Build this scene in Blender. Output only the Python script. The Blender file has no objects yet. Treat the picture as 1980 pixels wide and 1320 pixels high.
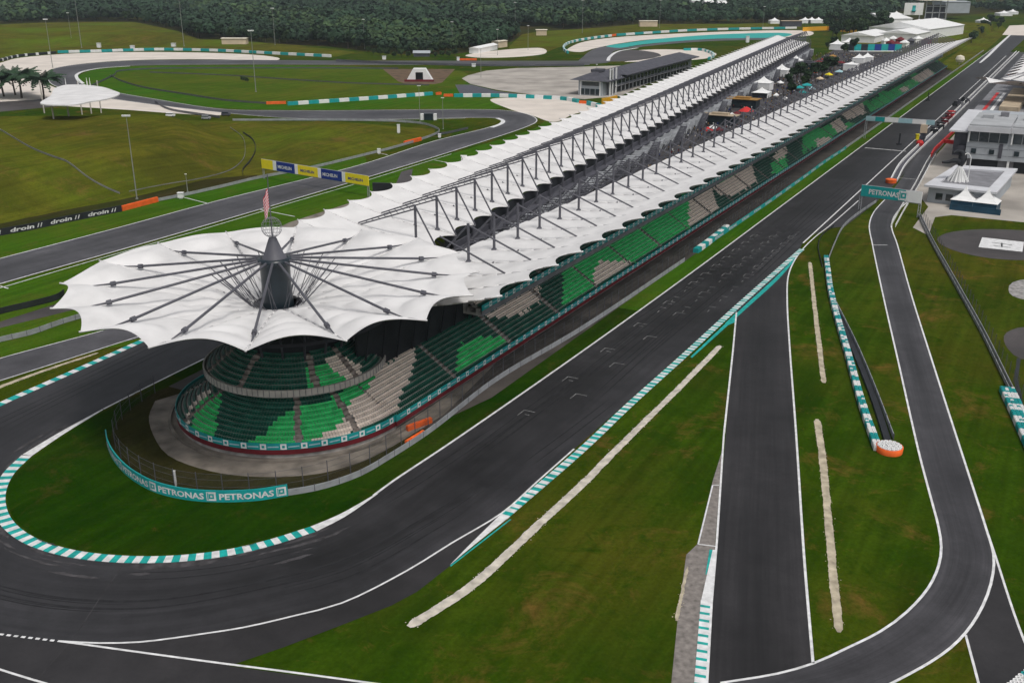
import bpy, bmesh, math, random
import numpy as np
from mathutils import Vector, Matrix
from mathutils.geometry import tessellate_polygon

random.seed(7)
rng = np.random.default_rng(7)
R = math.radians
C = bpy.context.scene.collection

# ------------------------------------------------------------------ camera
CAM_H, PITCH, FPX = 75.0, R(20.4), 1950.0
cd = bpy.data.cameras.new('camera')
cam = bpy.data.objects.new('camera', cd)
C.objects.link(cam)
cam.location = (0, 0, CAM_H)
cam.rotation_euler = (R(90) - PITCH, 0, 0)
cd.sensor_width = 36.0
cd.lens = 36.0 * FPX / 1980.0
cd.clip_end = 20000
cd.clip_start = 1
bpy.context.scene.camera = cam

# ------------------------------------------------------------------ light: overcast day
SUN_EL, SUN_ROT = R(62), R(150)
w = bpy.data.worlds.new('World')
bpy.context.scene.world = w
w.use_nodes = True
nt = w.node_tree
bg = nt.nodes['Background']
sky = nt.nodes.new('ShaderNodeTexSky')
sky.sky_type = 'NISHITA'
sky.sun_disc = False
sky.sun_elevation = SUN_EL
sky.sun_rotation = SUN_ROT
sky.dust_density = 4.0
sky.air_density = 1.0
hs = nt.nodes.new('ShaderNodeHueSaturation')
hs.inputs['Saturation'].default_value = 0.28
nt.links.new(sky.outputs[0], hs.inputs['Color'])
nt.links.new(hs.outputs[0], bg.inputs[0])
bg.inputs[1].default_value = 0.118
sd = bpy.data.lights.new('sun', 'SUN')
sd.energy = 1.5
sd.angle = R(10)
sd.color = (1.0, 0.965, 0.91)
so = bpy.data.objects.new('sun', sd)
C.objects.link(so)
# sun_rotation is clockwise from +Y seen from above
_sv = Vector((math.sin(SUN_ROT) * math.cos(SUN_EL), math.cos(SUN_ROT) * math.cos(SUN_EL), math.sin(SUN_EL)))
so.rotation_euler = _sv.to_track_quat('Z', 'Y').to_euler()
vs = bpy.context.scene.view_settings
vs.view_transform = 'Standard'
vs.look = 'None'
vs.gamma = 1
vs.use_curve_mapping = False
vs.exposure = 0.0

# ------------------------------------------------------------------ mapping helpers
_s, _c = math.sin(PITCH), math.cos(PITCH)
def ray(x, y):
    u, v = x - 990.0, y - 660.0
    return Vector((u, FPX * _c - v * _s, -(FPX * _s + v * _c)))
def P(x, y, z=0.0):
    d = ray(x, y)
    t = (CAM_H - z) / -d.z
    return Vector((d.x * t, d.y * t, z))
TH = R(28.8)
DV = Vector((math.sin(TH), math.cos(TH), 0)); NV = Vector((math.cos(TH), -math.sin(TH), 0))
OV = Vector((-38.5, 168.0, 0))
def ST(s, t, z=0.0):
    v = OV + DV * s + NV * t
    return Vector((v.x, v.y, z))
MOUNDS = []
def inside(poly, x, y):
    c = False
    n = len(poly)
    for i in range(n):
        x1, y1 = poly[i]; x2, y2 = poly[i - 1]
        if (y1 > y) != (y2 > y) and x < (x2 - x1) * (y - y1) / (y2 - y1) + x1:
            c = not c
    return c
def edge_dist(poly, x, y):
    best = 1e9
    n = len(poly)
    for i in range(n):
        x1, y1 = poly[i]; x2, y2 = poly[i - 1]
        dx, dy = x2 - x1, y2 - y1
        t = max(0, min(1, ((x - x1) * dx + (y - y1) * dy) / (dx * dx + dy * dy + 1e-9)))
        best = min(best, math.hypot(x1 + t * dx - x, y1 + t * dy - y))
    return best
def hill_z(x, y):
    z = 0
    for poly, h, bl, bb in MOUNDS:
        if bb[0] < x < bb[2] and bb[1] < y < bb[3] and inside(poly, x, y):
            k = min(1, edge_dist(poly, x, y) / bl)
            z = max(z, h * k * k * (3 - 2 * k))
    return z
def G(x, y, dz=0.0):
    """the point of the ground (or mound) that the pixel sees"""
    p = P(x, y)
    if not MOUNDS:
        return p + Vector((0, 0, dz))
    for i in range(120, -1, -1):
        z = i * 0.1
        q = P(x, y, z)
        if hill_z(q.x, q.y) >= z:
            return q + Vector((0, 0, dz))
    return p + Vector((0, 0, dz))

def spline(pts, step=3.0, closed=False):
    """Catmull-Rom through world points, sampled about every step metres"""
    pts = [Vector(p) for p in pts]
    n = len(pts)
    out = []
    rngi = range(n if closed else n - 1)
    for i in rngi:
        p1, p2 = pts[i], pts[(i + 1) % n]
        p0 = pts[i - 1] if (i > 0 or closed) else p1 * 2 - p2
        p3 = pts[(i + 2) % n] if (i + 2 < n or closed) else p2 * 2 - p1
        # centripetal
        def kn(a, b): return max(1e-3, (b - a).length) ** 0.5
        t0 = 0; t1 = t0 + kn(p0, p1); t2 = t1 + kn(p1, p2); t3 = t2 + kn(p2, p3)
        m = max(2, int((p2 - p1).length / step) + 1)
        for j in range(m):
            t = t1 + (t2 - t1) * j / m
            a1 = p0 * ((t1 - t) / (t1 - t0)) + p1 * ((t - t0) / (t1 - t0))
            a2 = p1 * ((t2 - t) / (t2 - t1)) + p2 * ((t - t1) / (t2 - t1))
            a3 = p2 * ((t3 - t) / (t3 - t2)) + p3 * ((t - t2) / (t3 - t2))
            b1 = a1 * ((t2 - t) / (t2 - t0)) + a2 * ((t - t0) / (t2 - t0))
            b2 = a2 * ((t3 - t) / (t3 - t1)) + a3 * ((t - t1) / (t3 - t1))
            out.append(b1 * ((t2 - t) / (t2 - t1)) + b2 * ((t - t1) / (t2 - t1)))
    if not closed:
        out.append(pts[-1])
    return out
def pxs(l, z=0.0, step=3.0, closed=False):
    return spline([P(x, y, z) for x, y in l], step, closed)

# ------------------------------------------------------------------ materials
def mat(name, col, rough=0.8, noise=None, metal=0.0, spec=0.3):
    """principled material; noise = (scale, amount[, detail]) varies the base colour"""
    m = bpy.data.materials.new(name)
    m.use_nodes = True
    n = m.node_tree.nodes; l = m.node_tree.links
    b = n['Principled BSDF']
    b.inputs['Base Color'].default_value = (*col, 1)
    b.inputs['Roughness'].default_value = rough
    b.inputs['Metallic'].default_value = metal
    b.inputs['Specular IOR Level'].default_value = spec
    if noise:
        tc = n.new('ShaderNodeTexCoord')
        tx = n.new('ShaderNodeTexNoise')
        tx.inputs['Scale'].default_value = noise[0]
        tx.inputs['Detail'].default_value = noise[2] if len(noise) > 2 else 4
        l.new(tc.outputs['Object'], tx.inputs['Vector'])
        rp = n.new('ShaderNodeValToRGB')
        a = noise[1]
        rp.color_ramp.elements[0].position = 0.3
        rp.color_ramp.elements[1].position = 0.7
        rp.color_ramp.elements[0].color = (*[c * (1 - a) for c in col], 1)
        rp.color_ramp.elements[1].color = (*[min(1, c * (1 + a)) for c in col], 1)
        l.new(tx.outputs['Fac'], rp.inputs['Fac'])
        l.new(rp.outputs['Color'], b.inputs['Base Color'])
    return m

def grass_mat(name, cols, spec=0.0, blades=True):
    """cols: four colours from dark to dry, mixed by noise at three scales in world metres"""
    m = bpy.data.materials.new(name)
    m.use_nodes = True
    n = m.node_tree.nodes; l = m.node_tree.links
    b = n['Principled BSDF']
    b.inputs['Roughness'].default_value = 0.95
    b.inputs['Specular IOR Level'].default_value = spec
    geo = n.new('ShaderNodeNewGeometry')
    def noise(scale, detail=5, rough=0.6, dist=0.0):
        t = n.new('ShaderNodeTexNoise')
        t.inputs['Scale'].default_value = scale
        t.inputs['Detail'].default_value = detail
        t.inputs['Roughness'].default_value = rough
        t.inputs['Distortion'].default_value = dist
        l.new(geo.outputs['Position'], t.inputs['Vector'])
        return t.outputs['Fac']
    def ramp(f, lo, hi):
        r = n.new('ShaderNodeMapRange')
        r.inputs['From Min'].default_value = lo
        r.inputs['From Max'].default_value = hi
        l.new(f, r.inputs['Value'])
        return r.outputs[0]
    def mix(f, a, bb):
        x = n.new('ShaderNodeMix'); x.data_type = 'RGBA'
        if hasattr(f, 'links'): l.new(f, x.inputs[0])
        else: x.inputs[0].default_value = f
        for sock, v in ((x.inputs[6], a), (x.inputs[7], bb)):
            if hasattr(v, 'links'): l.new(v, sock)
            else: sock.default_value = (*v, 1)
        return x.outputs[2]
    c = mix(ramp(noise(0.035, 6, 0.7, 0.8), 0.40, 0.60), cols[0], cols[1])
    c = mix(ramp(noise(0.012, 4, 0.6), 0.45, 0.7), c, cols[2])
    c = mix(ramp(noise(0.075, 7, 0.75, 0.5), 0.54, 0.76), c, cols[3])
    c = mix(ramp(noise(0.22, 6, 0.75, 0.5), 0.50, 0.72), c, cols[0])
    c = mix(ramp(noise(0.17, 6, 0.8, 0.9), 0.60, 0.82), c, cols[3])
    # mowing: faint streaks along the straight
    mw = n.new('ShaderNodeMapping'); mw.inputs['Rotation'].default_value = (0, 0, -(math.pi / 2 - TH)); mw.vector_type = 'POINT'
    mw2 = n.new('ShaderNodeMapping'); mw2.inputs['Scale'].default_value = (0.02, 0.42, 0.02)
    l.new(geo.outputs['Position'], mw.inputs['Vector']); l.new(mw.outputs[0], mw2.inputs['Vector'])
    tm = n.new('ShaderNodeTexNoise'); tm.inputs['Scale'].default_value = 1.0; tm.inputs['Detail'].default_value = 4; tm.inputs['Roughness'].default_value = 0.6
    l.new(mw2.outputs[0], tm.inputs['Vector'])
    mr0 = n.new('ShaderNodeMapRange'); mr0.inputs['From Min'].default_value = .3; mr0.inputs['From Max'].default_value = .7; mr0.inputs['To Min'].default_value = .80; mr0.inputs['To Max'].default_value = 1.22
    l.new(tm.outputs['Fac'], mr0.inputs['Value'])
    gm = n.new('ShaderNodeCombineColor')
    for i in range(3): l.new(mr0.outputs[0], gm.inputs[i])
    cm_ = n.new('ShaderNodeMix'); cm_.data_type = 'RGBA'; cm_.blend_type = 'MULTIPLY'; cm_.inputs[0].default_value = 1.0
    l.new(c, cm_.inputs[6]); l.new(gm.outputs[0], cm_.inputs[7]); c = cm_.outputs[2]
    # fine blades
    f = ramp(noise(1.6, 6, 0.75), 0.25, 0.75)
    dark = n.new('ShaderNodeMix'); dark.data_type = 'RGBA'; dark.blend_type = 'MULTIPLY'
    dark.inputs[0].default_value = 0.55
    l.new(c, dark.inputs[6])
    g2 = n.new('ShaderNodeCombineColor')
    mr = n.new('ShaderNodeMapRange'); mr.inputs['To Min'].default_value = 0.55; mr.inputs['To Max'].default_value = 1.45
    l.new(f, mr.inputs['Value'])
    for i in range(3): l.new(mr.outputs[0], g2.inputs[i])
    l.new(g2.outputs[0], dark.inputs[7])
    l.new(dark.outputs[2], b.inputs['Base Color'])
    bp = n.new('ShaderNodeBump'); bp.inputs['Strength'].default_value = 0.35; bp.inputs['Distance'].default_value = 0.25
    l.new(f, bp.inputs['Height'])
    l.new(bp.outputs[0], b.inputs['Normal'])
    return m

def asphalt_mat(name, base, streak=0.35, line=0.0, uv=True, warm=0.0, spec=0.35):
    """asphalt with streaks along the ribbon's length (UV u in metres, v across 0..1) and a darker rubbered line"""
    m = bpy.data.materials.new(name)
    m.use_nodes = True
    n = m.node_tree.nodes; l = m.node_tree.links
    b = n['Principled BSDF']
    b.inputs['Roughness'].default_value = 0.58
    b.inputs['Specular IOR Level'].default_value = spec
    geo = n.new('ShaderNodeNewGeometry')
    def noise(vec, scale, detail=5, rough=0.6):
        t = n.new('ShaderNodeTexNoise')
        t.inputs['Scale'].default_value = scale
        t.inputs['Detail'].default_value = detail
        t.inputs['Roughness'].default_value = rough
        l.new(vec, t.inputs['Vector'])
        return t.outputs['Fac']
    def rng_(f, lo, hi, a, bb):
        r = n.new('ShaderNodeMapRange')
        r.inputs['From Min'].default_value = lo; r.inputs['From Max'].default_value = hi
        r.inputs['To Min'].default_value = a; r.inputs['To Max'].default_value = bb
        l.new(f, r.inputs['Value'])
        return r.outputs[0]
    def mul(a, bb):
        x = n.new('ShaderNodeMath'); x.operation = 'MULTIPLY'
        l.new(a, x.inputs[0]); l.new(bb, x.inputs[1])
        return x.outputs[0]
    v = rng_(noise(geo.outputs['Position'], 0.03, 6, 0.65), 0.3, 0.7, 0.58, 1.45)
    v = mul(v, rng_(noise(geo.outputs['Position'], 0.22, 5, 0.7), 0.35, 0.7, 0.82, 1.22))
    v = mul(v, rng_(noise(geo.outputs['Position'], 2.2, 5, 0.8), 0.2, 0.8, 0.82, 1.18))
    if uv:
        tc = n.new('ShaderNodeTexCoord')
        mp = n.new('ShaderNodeMapping')
        mp.inputs['Scale'].default_value = (0.018, 7.0, 1)
        l.new(tc.outputs['UV'], mp.inputs['Vector'])
        v = mul(v, rng_(noise(mp.outputs[0], 1.0, 6, 0.7), 0.3, 0.7, 1 - streak, 1 + streak))
        sepx = n.new('ShaderNodeSeparateXYZ'); l.new(tc.outputs['UV'], sepx.inputs[0])
        # the rubbered line wanders across the width
        wob = rng_(noise(mp.outputs[0], 0.35, 2), 0.3, 0.7, -0.14, 0.14)
        sb = n.new('ShaderNodeMath'); sb.operation = 'ADD'; l.new(sepx.outputs['Y'], sb.inputs[0]); l.new(wob, sb.inputs[1])
        ds = n.new('ShaderNodeMath'); ds.operation = 'SUBTRACT'; ds.inputs[1].default_value = 0.5; l.new(sb.outputs[0], ds.inputs[0])
        ab = n.new('ShaderNodeMath'); ab.operation = 'ABSOLUTE'; l.new(ds.outputs[0], ab.inputs[0])
        v = mul(v, rng_(ab.outputs[0], 0.08, 0.42, 0.80, 1.12))
        mp2 = n.new('ShaderNodeMapping')
        mp2.inputs['Scale'].default_value = (0.05, 26.0, 1)
        l.new(tc.outputs['UV'], mp2.inputs['Vector'])
        v = mul(v, rng_(noise(mp2.outputs[0], 1.0, 4, 0.6), 0.3, 0.75, 1 + streak * 0.35, 1 - streak * 0.6))
    cr = n.new('ShaderNodeCombineColor')
    for i, k in enumerate((base * (1.0 + warm), base * 0.965, base * (1.06 - warm))):
        mm = n.new('ShaderNodeMath'); mm.operation = 'MULTIPLY'; mm.inputs[1].default_value = k
        l.new(v, mm.inputs[0]); l.new(mm.outputs[0], cr.inputs[i])
    l.new(cr.outputs[0], b.inputs['Base Color'])
    return m

M = {}
M['grass'] = grass_mat('grass', [(0.018, 0.045, 0.002), (0.035, 0.067, 0.003), (0.068, 0.066, 0.007), (0.150, 0.078, 0.022)])
M['grass_hill'] = grass_mat('grass_hill', [(0.058, 0.062, 0.007), (0.098, 0.095, 0.010), (0.080, 0.125, 0.007), (0.150, 0.086, 0.028)])
M['grass_meadow'] = grass_mat('grass_meadow', [(0.045, 0.080, 0.005), (0.062, 0.100, 0.007), (0.088, 0.100, 0.011), (0.115, 0.085, 0.022)])
M['grass_lush'] = grass_mat('grass_lush', [(0.030, 0.092, 0.004), (0.042, 0.110, 0.006), (0.062, 0.100, 0.008), (0.090, 0.085, 0.016)])
M['grass_deep'] = grass_mat('grass_deep', [(0.008, 0.033, 0.001), (0.018, 0.047, 0.002), (0.036, 0.050, 0.006), (0.075, 0.050, 0.014)])
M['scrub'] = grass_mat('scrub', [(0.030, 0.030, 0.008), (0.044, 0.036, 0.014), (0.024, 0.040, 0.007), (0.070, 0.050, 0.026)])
M['track'] = asphalt_mat('track', 0.025, 0.30)
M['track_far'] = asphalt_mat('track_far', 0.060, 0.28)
M['road'] = asphalt_mat('road', 0.021, 0.34, warm=0.04)
M['runoff'] = asphalt_mat('runoff', 0.024, 0, uv=False, warm=0.04)
M['pitroad'] = asphalt_mat('pitroad', 0.042, 0.30)
M['paved_dark'] = asphalt_mat('paved_dark', 0.05, 0, uv=False, warm=0.12)
M['paved_light'] = mat('paved_light', (0.36, 0.33, 0.295), 0.9, (0.05, 0.32, 9))
M['service'] = mat('service', (0.060, 0.052, 0.047), 0.9, (0.12, 0.45, 8))
M['concrete'] = mat('concrete', (0.19, 0.165, 0.14), 0.9, (0.25, 0.45, 8))
M['paver'] = mat('paver', (0.20, 0.18, 0.165), 0.9, (1.2, 0.35, 6))
M['rake'] = mat('rake', (0.50, 0.46, 0.39), 0.95, (0.7, 0.3, 9))
M['gravel'] = mat('gravel', (0.62, 0.56, 0.50), 0.95, (0.06, 0.12, 9))
M['sand'] = mat('sand', (0.42, 0.365, 0.27), 0.95, (0.7, 0.35, 9))
M['rubber'] = mat('rubber', (0.017, 0.017, 0.019), 0.7, (0.8, 0.4, 6))
M['dust'] = mat('dust', (0.052, 0.049, 0.052), 0.9, (0.7, 0.5, 7))
M['white_paint'] = mat('white_paint', (0.66, 0.66, 0.66), 0.6, (0.9, 0.22, 8))
M['worn_paint'] = mat('worn_paint', (0.19, 0.19, 0.19), 0.8, (0.8, 0.5, 6))
M['teal_paint'] = mat('teal_paint', (0.010, 0.33, 0.30), 0.6, (0.9, 0.30, 8))
M['teal'] = mat('teal', (0.010, 0.31, 0.31), 0.5, (0.5, 0.12, 4))
M['white'] = mat('white', (0.78, 0.78, 0.77), 0.55, (0.4, 0.06, 4))
M['membrane'] = mat('membrane', (0.66, 0.65, 0.645), 0.75, (0.16, 0.11, 7), spec=0.15)
M['steel'] = mat('steel', (0.085, 0.085, 0.10), 0.5, (0.3, 0.15, 3))
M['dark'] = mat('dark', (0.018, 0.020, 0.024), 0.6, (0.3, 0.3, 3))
M['mast'] = mat('mast', (0.012, 0.022, 0.030), 0.3, (0.4, 0.3, 3), spec=0.5)
M['grey'] = mat('grey', (0.20, 0.20, 0.215), 0.75, (0.3, 0.25, 5))
M['rail'] = mat('rail', (0.34, 0.35, 0.37), 0.5, (0.5, 0.2, 4), metal=0.1)
M['orange'] = mat('orange', (0.80, 0.13, 0.02), 0.6, (0.5, 0.15, 4))
M['red'] = mat('red', (0.55, 0.025, 0.025), 0.6, (0.5, 0.15, 4))
M['maroon'] = mat('maroon', (0.14, 0.012, 0.018), 0.7, (0.5, 0.2, 4))
M['yellow'] = mat('yellow', (0.80, 0.66, 0.02), 0.5, (0.5, 0.06, 4))
M['amber'] = mat('amber', (0.75, 0.38, 0.02), 0.5, (0.5, 0.06, 4))
M['blue'] = mat('blue', (0.012, 0.035, 0.22), 0.5, (0.5, 0.1, 4))
M['sky_blue'] = mat('sky_blue', (0.35, 0.55, 0.60), 0.5, (0.5, 0.1, 4))
M['mall'] = mat('mall', (0.050, 0.046, 0.048), 0.9, (0.15, 0.5, 7))
M['pale_wall'] = mat('pale_wall', (0.36, 0.385, 0.41), 0.7, (0.15, 0.1, 6))
M['cream_wall'] = mat('cream_wall', (0.62, 0.50, 0.36), 0.8, (0.15, 0.12, 6))
M['glass'] = mat('glass', (0.02, 0.03, 0.035), 0.12, (0.3, 0.3, 2), spec=0.6)
M['slate'] = mat('slate', (0.07, 0.07, 0.085), 0.7, (0.4, 0.25, 6))
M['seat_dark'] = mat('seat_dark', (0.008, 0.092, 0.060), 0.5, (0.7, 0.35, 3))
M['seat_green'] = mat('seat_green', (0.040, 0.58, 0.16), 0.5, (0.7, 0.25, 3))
M['seat_cream'] = mat('seat_cream', (0.86, 0.74, 0.64), 0.55, (0.7, 0.12, 3))
M['parapet'] = mat('parapet', (0.5, 0.46, 0.42), 0.85, (0.6, 0.15, 6))
M['canopy_grey'] = mat('canopy_grey', (0.26, 0.27, 0.285), 0.6, (0.4, 0.3, 4))
M['aisle'] = mat('aisle', (0.30, 0.255, 0.225), 0.9, (1.2, 0.35, 6))
M['step'] = mat('step', (0.36, 0.34, 0.32), 0.9, (0.6, 0.35, 6))
M['bark'] = mat('bark', (0.07, 0.055, 0.04), 0.9, (1.5, 0.4, 5))
M['leaf_dark'] = mat('leaf_dark', (0.016, 0.040, 0.013), 0.7, (0.25, 0.55, 4))
M['leaf_mid'] = mat('leaf_mid', (0.030, 0.060, 0.016), 0.7, (0.25, 0.55, 4))
M['leaf_palm'] = mat('leaf_palm', (0.018, 0.048, 0.018), 0.6, (0.6, 0.5, 4))
M['rock'] = mat('rock', (0.28, 0.27, 0.26), 0.9, (0.8, 0.5, 5))
M['soil'] = mat('soil', (0.11, 0.07, 0.04), 0.95, (0.15, 0.4, 6))
M['ochre'] = mat('ochre', (0.34, 0.19, 0.05), 0.8, (0.2, 0.2, 5))
M['sand_roof'] = mat('sand_roof', (0.42, 0.34, 0.24), 0.8, (0.2, 0.2, 5))
M['blue_roof'] = mat('blue_roof', (0.14, 0.20, 0.27), 0.7, (0.2, 0.2, 5))
M['cream_tent'] = mat('cream_tent', (0.72, 0.66, 0.54), 0.8, (0.2, 0.1, 5))
M['blue_dark'] = mat('blue_dark', (0.012, 0.05, 0.085), 0.5, (0.4, 0.3, 5))
M['white_roof'] = mat('white_roof', (0.56, 0.565, 0.59), 0.7, (0.15, 0.1, 6))
M['grey_light'] = mat('grey_light', (0.36, 0.37, 0.38), 0.7, (0.15, 0.15, 6))
M['pole'] = mat('pole', (0.24, 0.25, 0.23), 0.6, (0.3, 0.15, 4))
M['leaf_forest'] = mat('leaf_forest', (0.018, 0.044, 0.020), 0.8, (0.006, 0.5, 7))
M['leaf_forest_light'] = mat('leaf_forest_light', (0.040, 0.075, 0.026), 0.8, (0.008, 0.4, 7))
HAZE = 0.00005
M['bronze'] = mat('bronze', (0.035, 0.028, 0.024), 0.5, (0.8, 0.4, 4))
def net_mat():
    m = bpy.data.materials.new('netting'); m.use_nodes = True
    n = m.node_tree.nodes; l = m.node_tree.links
    b = n['Principled BSDF']; b.inputs['Base Color'].default_value = (0.05, 0.052, 0.055, 1)
    t = n.new('ShaderNodeBsdfTransparent'); x = n.new('ShaderNodeMixShader'); x.inputs[0].default_value = 0.16
    l.new(t.outputs[0], x.inputs[1]); l.new(b.outputs[0], x.inputs[2])
    l.new(x.outputs[0], n['Material Output'].inputs['Surface'])
    return m
M['net'] = net_mat()

# ------------------------------------------------------------------ mesh building
class MB:
    def __init__(self): self.v = []; self.f = []; self.m = []; self.uv = None
    def poly(self, pts, mi=0):
        i = len(self.v)
        self.v += [tuple(p) for p in pts]
        self.f.append(tuple(range(i, i + len(pts)))); self.m.append(mi)
    def box(self, c, sx, sy, sz, ax=(1, 0, 0), ay=(0, 1, 0), az=(0, 0, 1), mi=0):
        """box of full sizes; c is the centre of its BOTTOM face"""
        c = Vector(c); ax = Vector(ax) * (sx / 2); ay = Vector(ay) * (sy / 2); az = Vector(az) * sz
        i = len(self.v)
        for k in (0, 1):
            for a, b in ((-1, -1), (1, -1), (1, 1), (-1, 1)):
                self.v.append(tuple(c + ax * a + ay * b + az * k))
        for q in ((3, 2, 1, 0), (4, 5, 6, 7), (0, 1, 5, 4), (1, 2, 6, 5), (2, 3, 7, 6), (3, 0, 4, 7)):
            self.f.append(tuple(i + k for k in q)); self.m.append(mi)
    def tube(self, a, b, r, r2=None, n=6, mi=0, cap=True):
        a = Vector(a); b = Vector(b); r2 = r if r2 is None else r2
        d = (b - a)
        if d.length < 1e-6: return
        d.normalize()
        x = d.orthogonal().normalized(); y = d.cross(x)
        i = len(self.v)
        for p, rr in ((a, r), (b, r2)):
            for k in range(n):
                t = 2 * math.pi * k / n
                self.v.append(tuple(p + x * (rr * math.cos(t)) + y * (rr * math.sin(t))))
        for k in range(n):
            k2 = (k + 1) % n
            self.f.append((i + k, i + k2, i + n + k2, i + n + k)); self.m.append(mi)
        if cap:
            self.f.append(tuple(i + k for k in range(n - 1, -1, -1))); self.m.append(mi)
            self.f.append(tuple(i + n + k for k in range(n))); self.m.append(mi)
    def lathe(self, prof, c=(0, 0, 0), n=24, mi=0, a0=0, a1=2 * math.pi):
        c = Vector(c); i = len(self.v); full = abs(a1 - a0 - 2 * math.pi) < 1e-6
        m = n if full else n + 1
        for r, z in prof:
            for k in range(m):
                t = a0 + (a1 - a0) * k / n
                self.v.append((c.x + r * math.cos(t), c.y + r * math.sin(t), c.z + z))
        for j in range(len(prof) - 1):
            for k in range(n):
                k2 = (k + 1) % m
                self.f.append((i + j * m + k, i + j * m + k2, i + (j + 1) * m + k2, i + (j + 1) * m + k)); self.m.append(mi)
    def strip(self, A, B, mi=0):
        """quads between two polylines of equal length; mi may be a function of the index"""
        i = len(self.v); n = len(A)
        self.v += [tuple(p) for p in A] + [tuple(p) for p in B]
        for k in range(n - 1):
            self.f.append((i + k, i + k + 1, i + n + k + 1, i + n + k)); self.m.append(mi(k) if callable(mi) else mi)
    def wall(self, path, z0, z1, th, mi=0):
        """a wall of thickness th standing along a path"""
        path = [Vector(p) for p in path]
        L = offset(path, th / 2); Rr = offset(path, -th / 2)
        up = lambda P_, z: [Vector((p.x, p.y, p.z + z)) for p in P_]
        self.strip(up(Rr, z0), up(Rr, z1), mi); self.strip(up(L, z1), up(L, z0), mi)
        self.strip(up(Rr, z1), up(L, z1), mi)
        k0 = mi(0) if callable(mi) else mi; k1 = mi(len(path) - 2) if callable(mi) else mi
        self.poly([up(L, z0)[0], up(Rr, z0)[0], up(Rr, z1)[0], up(L, z1)[0]], k0)
        self.poly([up(Rr, z0)[-1], up(L, z0)[-1], up(L, z1)[-1], up(Rr, z1)[-1]], k1)
    def build(self, name, mats, parent=None, smooth=False, origin=None):
        if not isinstance(mats, (list, tuple)): mats = [mats]
        me = bpy.data.meshes.new(name)
        o0 = Vector(origin) if origin is not None else (parent.matrix_world.translation.copy() if False else Vector((0, 0, 0)))
        if parent is not None and origin is None: o0 = Vector(parent.location)
        vv = [(x - o0.x, y - o0.y, z - o0.z) for x, y, z in self.v]
        me.from_pydata(vv, [], self.f)
        for mm in mats: me.materials.append(mm)
        if len(mats) > 1: me.polygons.foreach_set('material_index', self.m)
        if smooth: me.polygons.foreach_set('use_smooth', [True] * len(me.polygons))
        me.update()
        o = bpy.data.objects.new(name, me)
        C.objects.link(o)
        if parent is not None: o.parent = parent
        elif origin is not None: o.location = o0
        return o
def offset(path, d):
    """path shifted sideways by d (positive = left of travel)"""
    out = []
    n = len(path)
    for i, p in enumerate(path):
        a = path[max(0, i - 1)]; b = path[min(n - 1, i + 1)]
        t = Vector((b.x - a.x, b.y - a.y, 0))
        if t.length < 1e-9: t = Vector((1, 0, 0))
        t.normalize()
        out.append(Vector((p.x - t.y * d, p.y + t.x * d, p.z)))
    return out
def resample(path, step):
    """points at equal arc length along a path"""
    L = [0]
    for a, b in zip(path, path[1:]): L.append(L[-1] + (b - a).length)
    n = max(1, round(L[-1] / step)); out = []; j = 0
    for k in range(n + 1):
        s = L[-1] * k / n
        while j < len(L) - 2 and L[j + 1] < s: j += 1
        d = L[j + 1] - L[j]
        out.append(path[j].lerp(path[j + 1], (s - L[j]) / d if d > 1e-9 else 0))
    return out
def length(path): return sum((b - a).length for a, b in zip(path, path[1:]))
def struct(o):
    o['kind'] = 'structure'; return o
def tag(o, label, cat, group=None, kind=None):
    if label: o['label'] = label
    if cat: o['category'] = cat
    if group: o['group'] = group
    if kind: o['kind'] = kind
    return o
def thing(name, label, cat, loc=(0, 0, 0), rz=0.0, group=None):
    o = bpy.data.objects.new(name, None)
    o.empty_display_size = 0.5
    C.objects.link(o)
    o.location = loc; o.rotation_euler = (0, 0, rz)
    return tag(o, label, cat, group)
def copy_of(o, parent=None, loc=None, rz=None):
    c = o.copy(); C.objects.link(c)
    c.parent = parent
    if loc is not None: c.location = loc
    if rz is not None: c.rotation_euler = (0, 0, rz)
    for ch in list(o.children): copy_of(ch, c)
    return c
def sheet(name, pts, z, m):
    """flat ground polygon (world points) at height z"""
    pts = [Vector((p.x, p.y, z)) for p in pts]
    tri = tessellate_polygon([pts])
    me = bpy.data.meshes.new(name)
    fs = []
    for a, b, c in tri:
        n = (pts[b] - pts[a]).cross(pts[c] - pts[a])
        fs.append((a, b, c) if n.z > 0 else (a, c, b))
    me.from_pydata([tuple(p) for p in pts], [], fs)
    me.materials.append(m); me.update()
    o = bpy.data.objects.new(name, me); C.objects.link(o)
    return struct(o)
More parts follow.
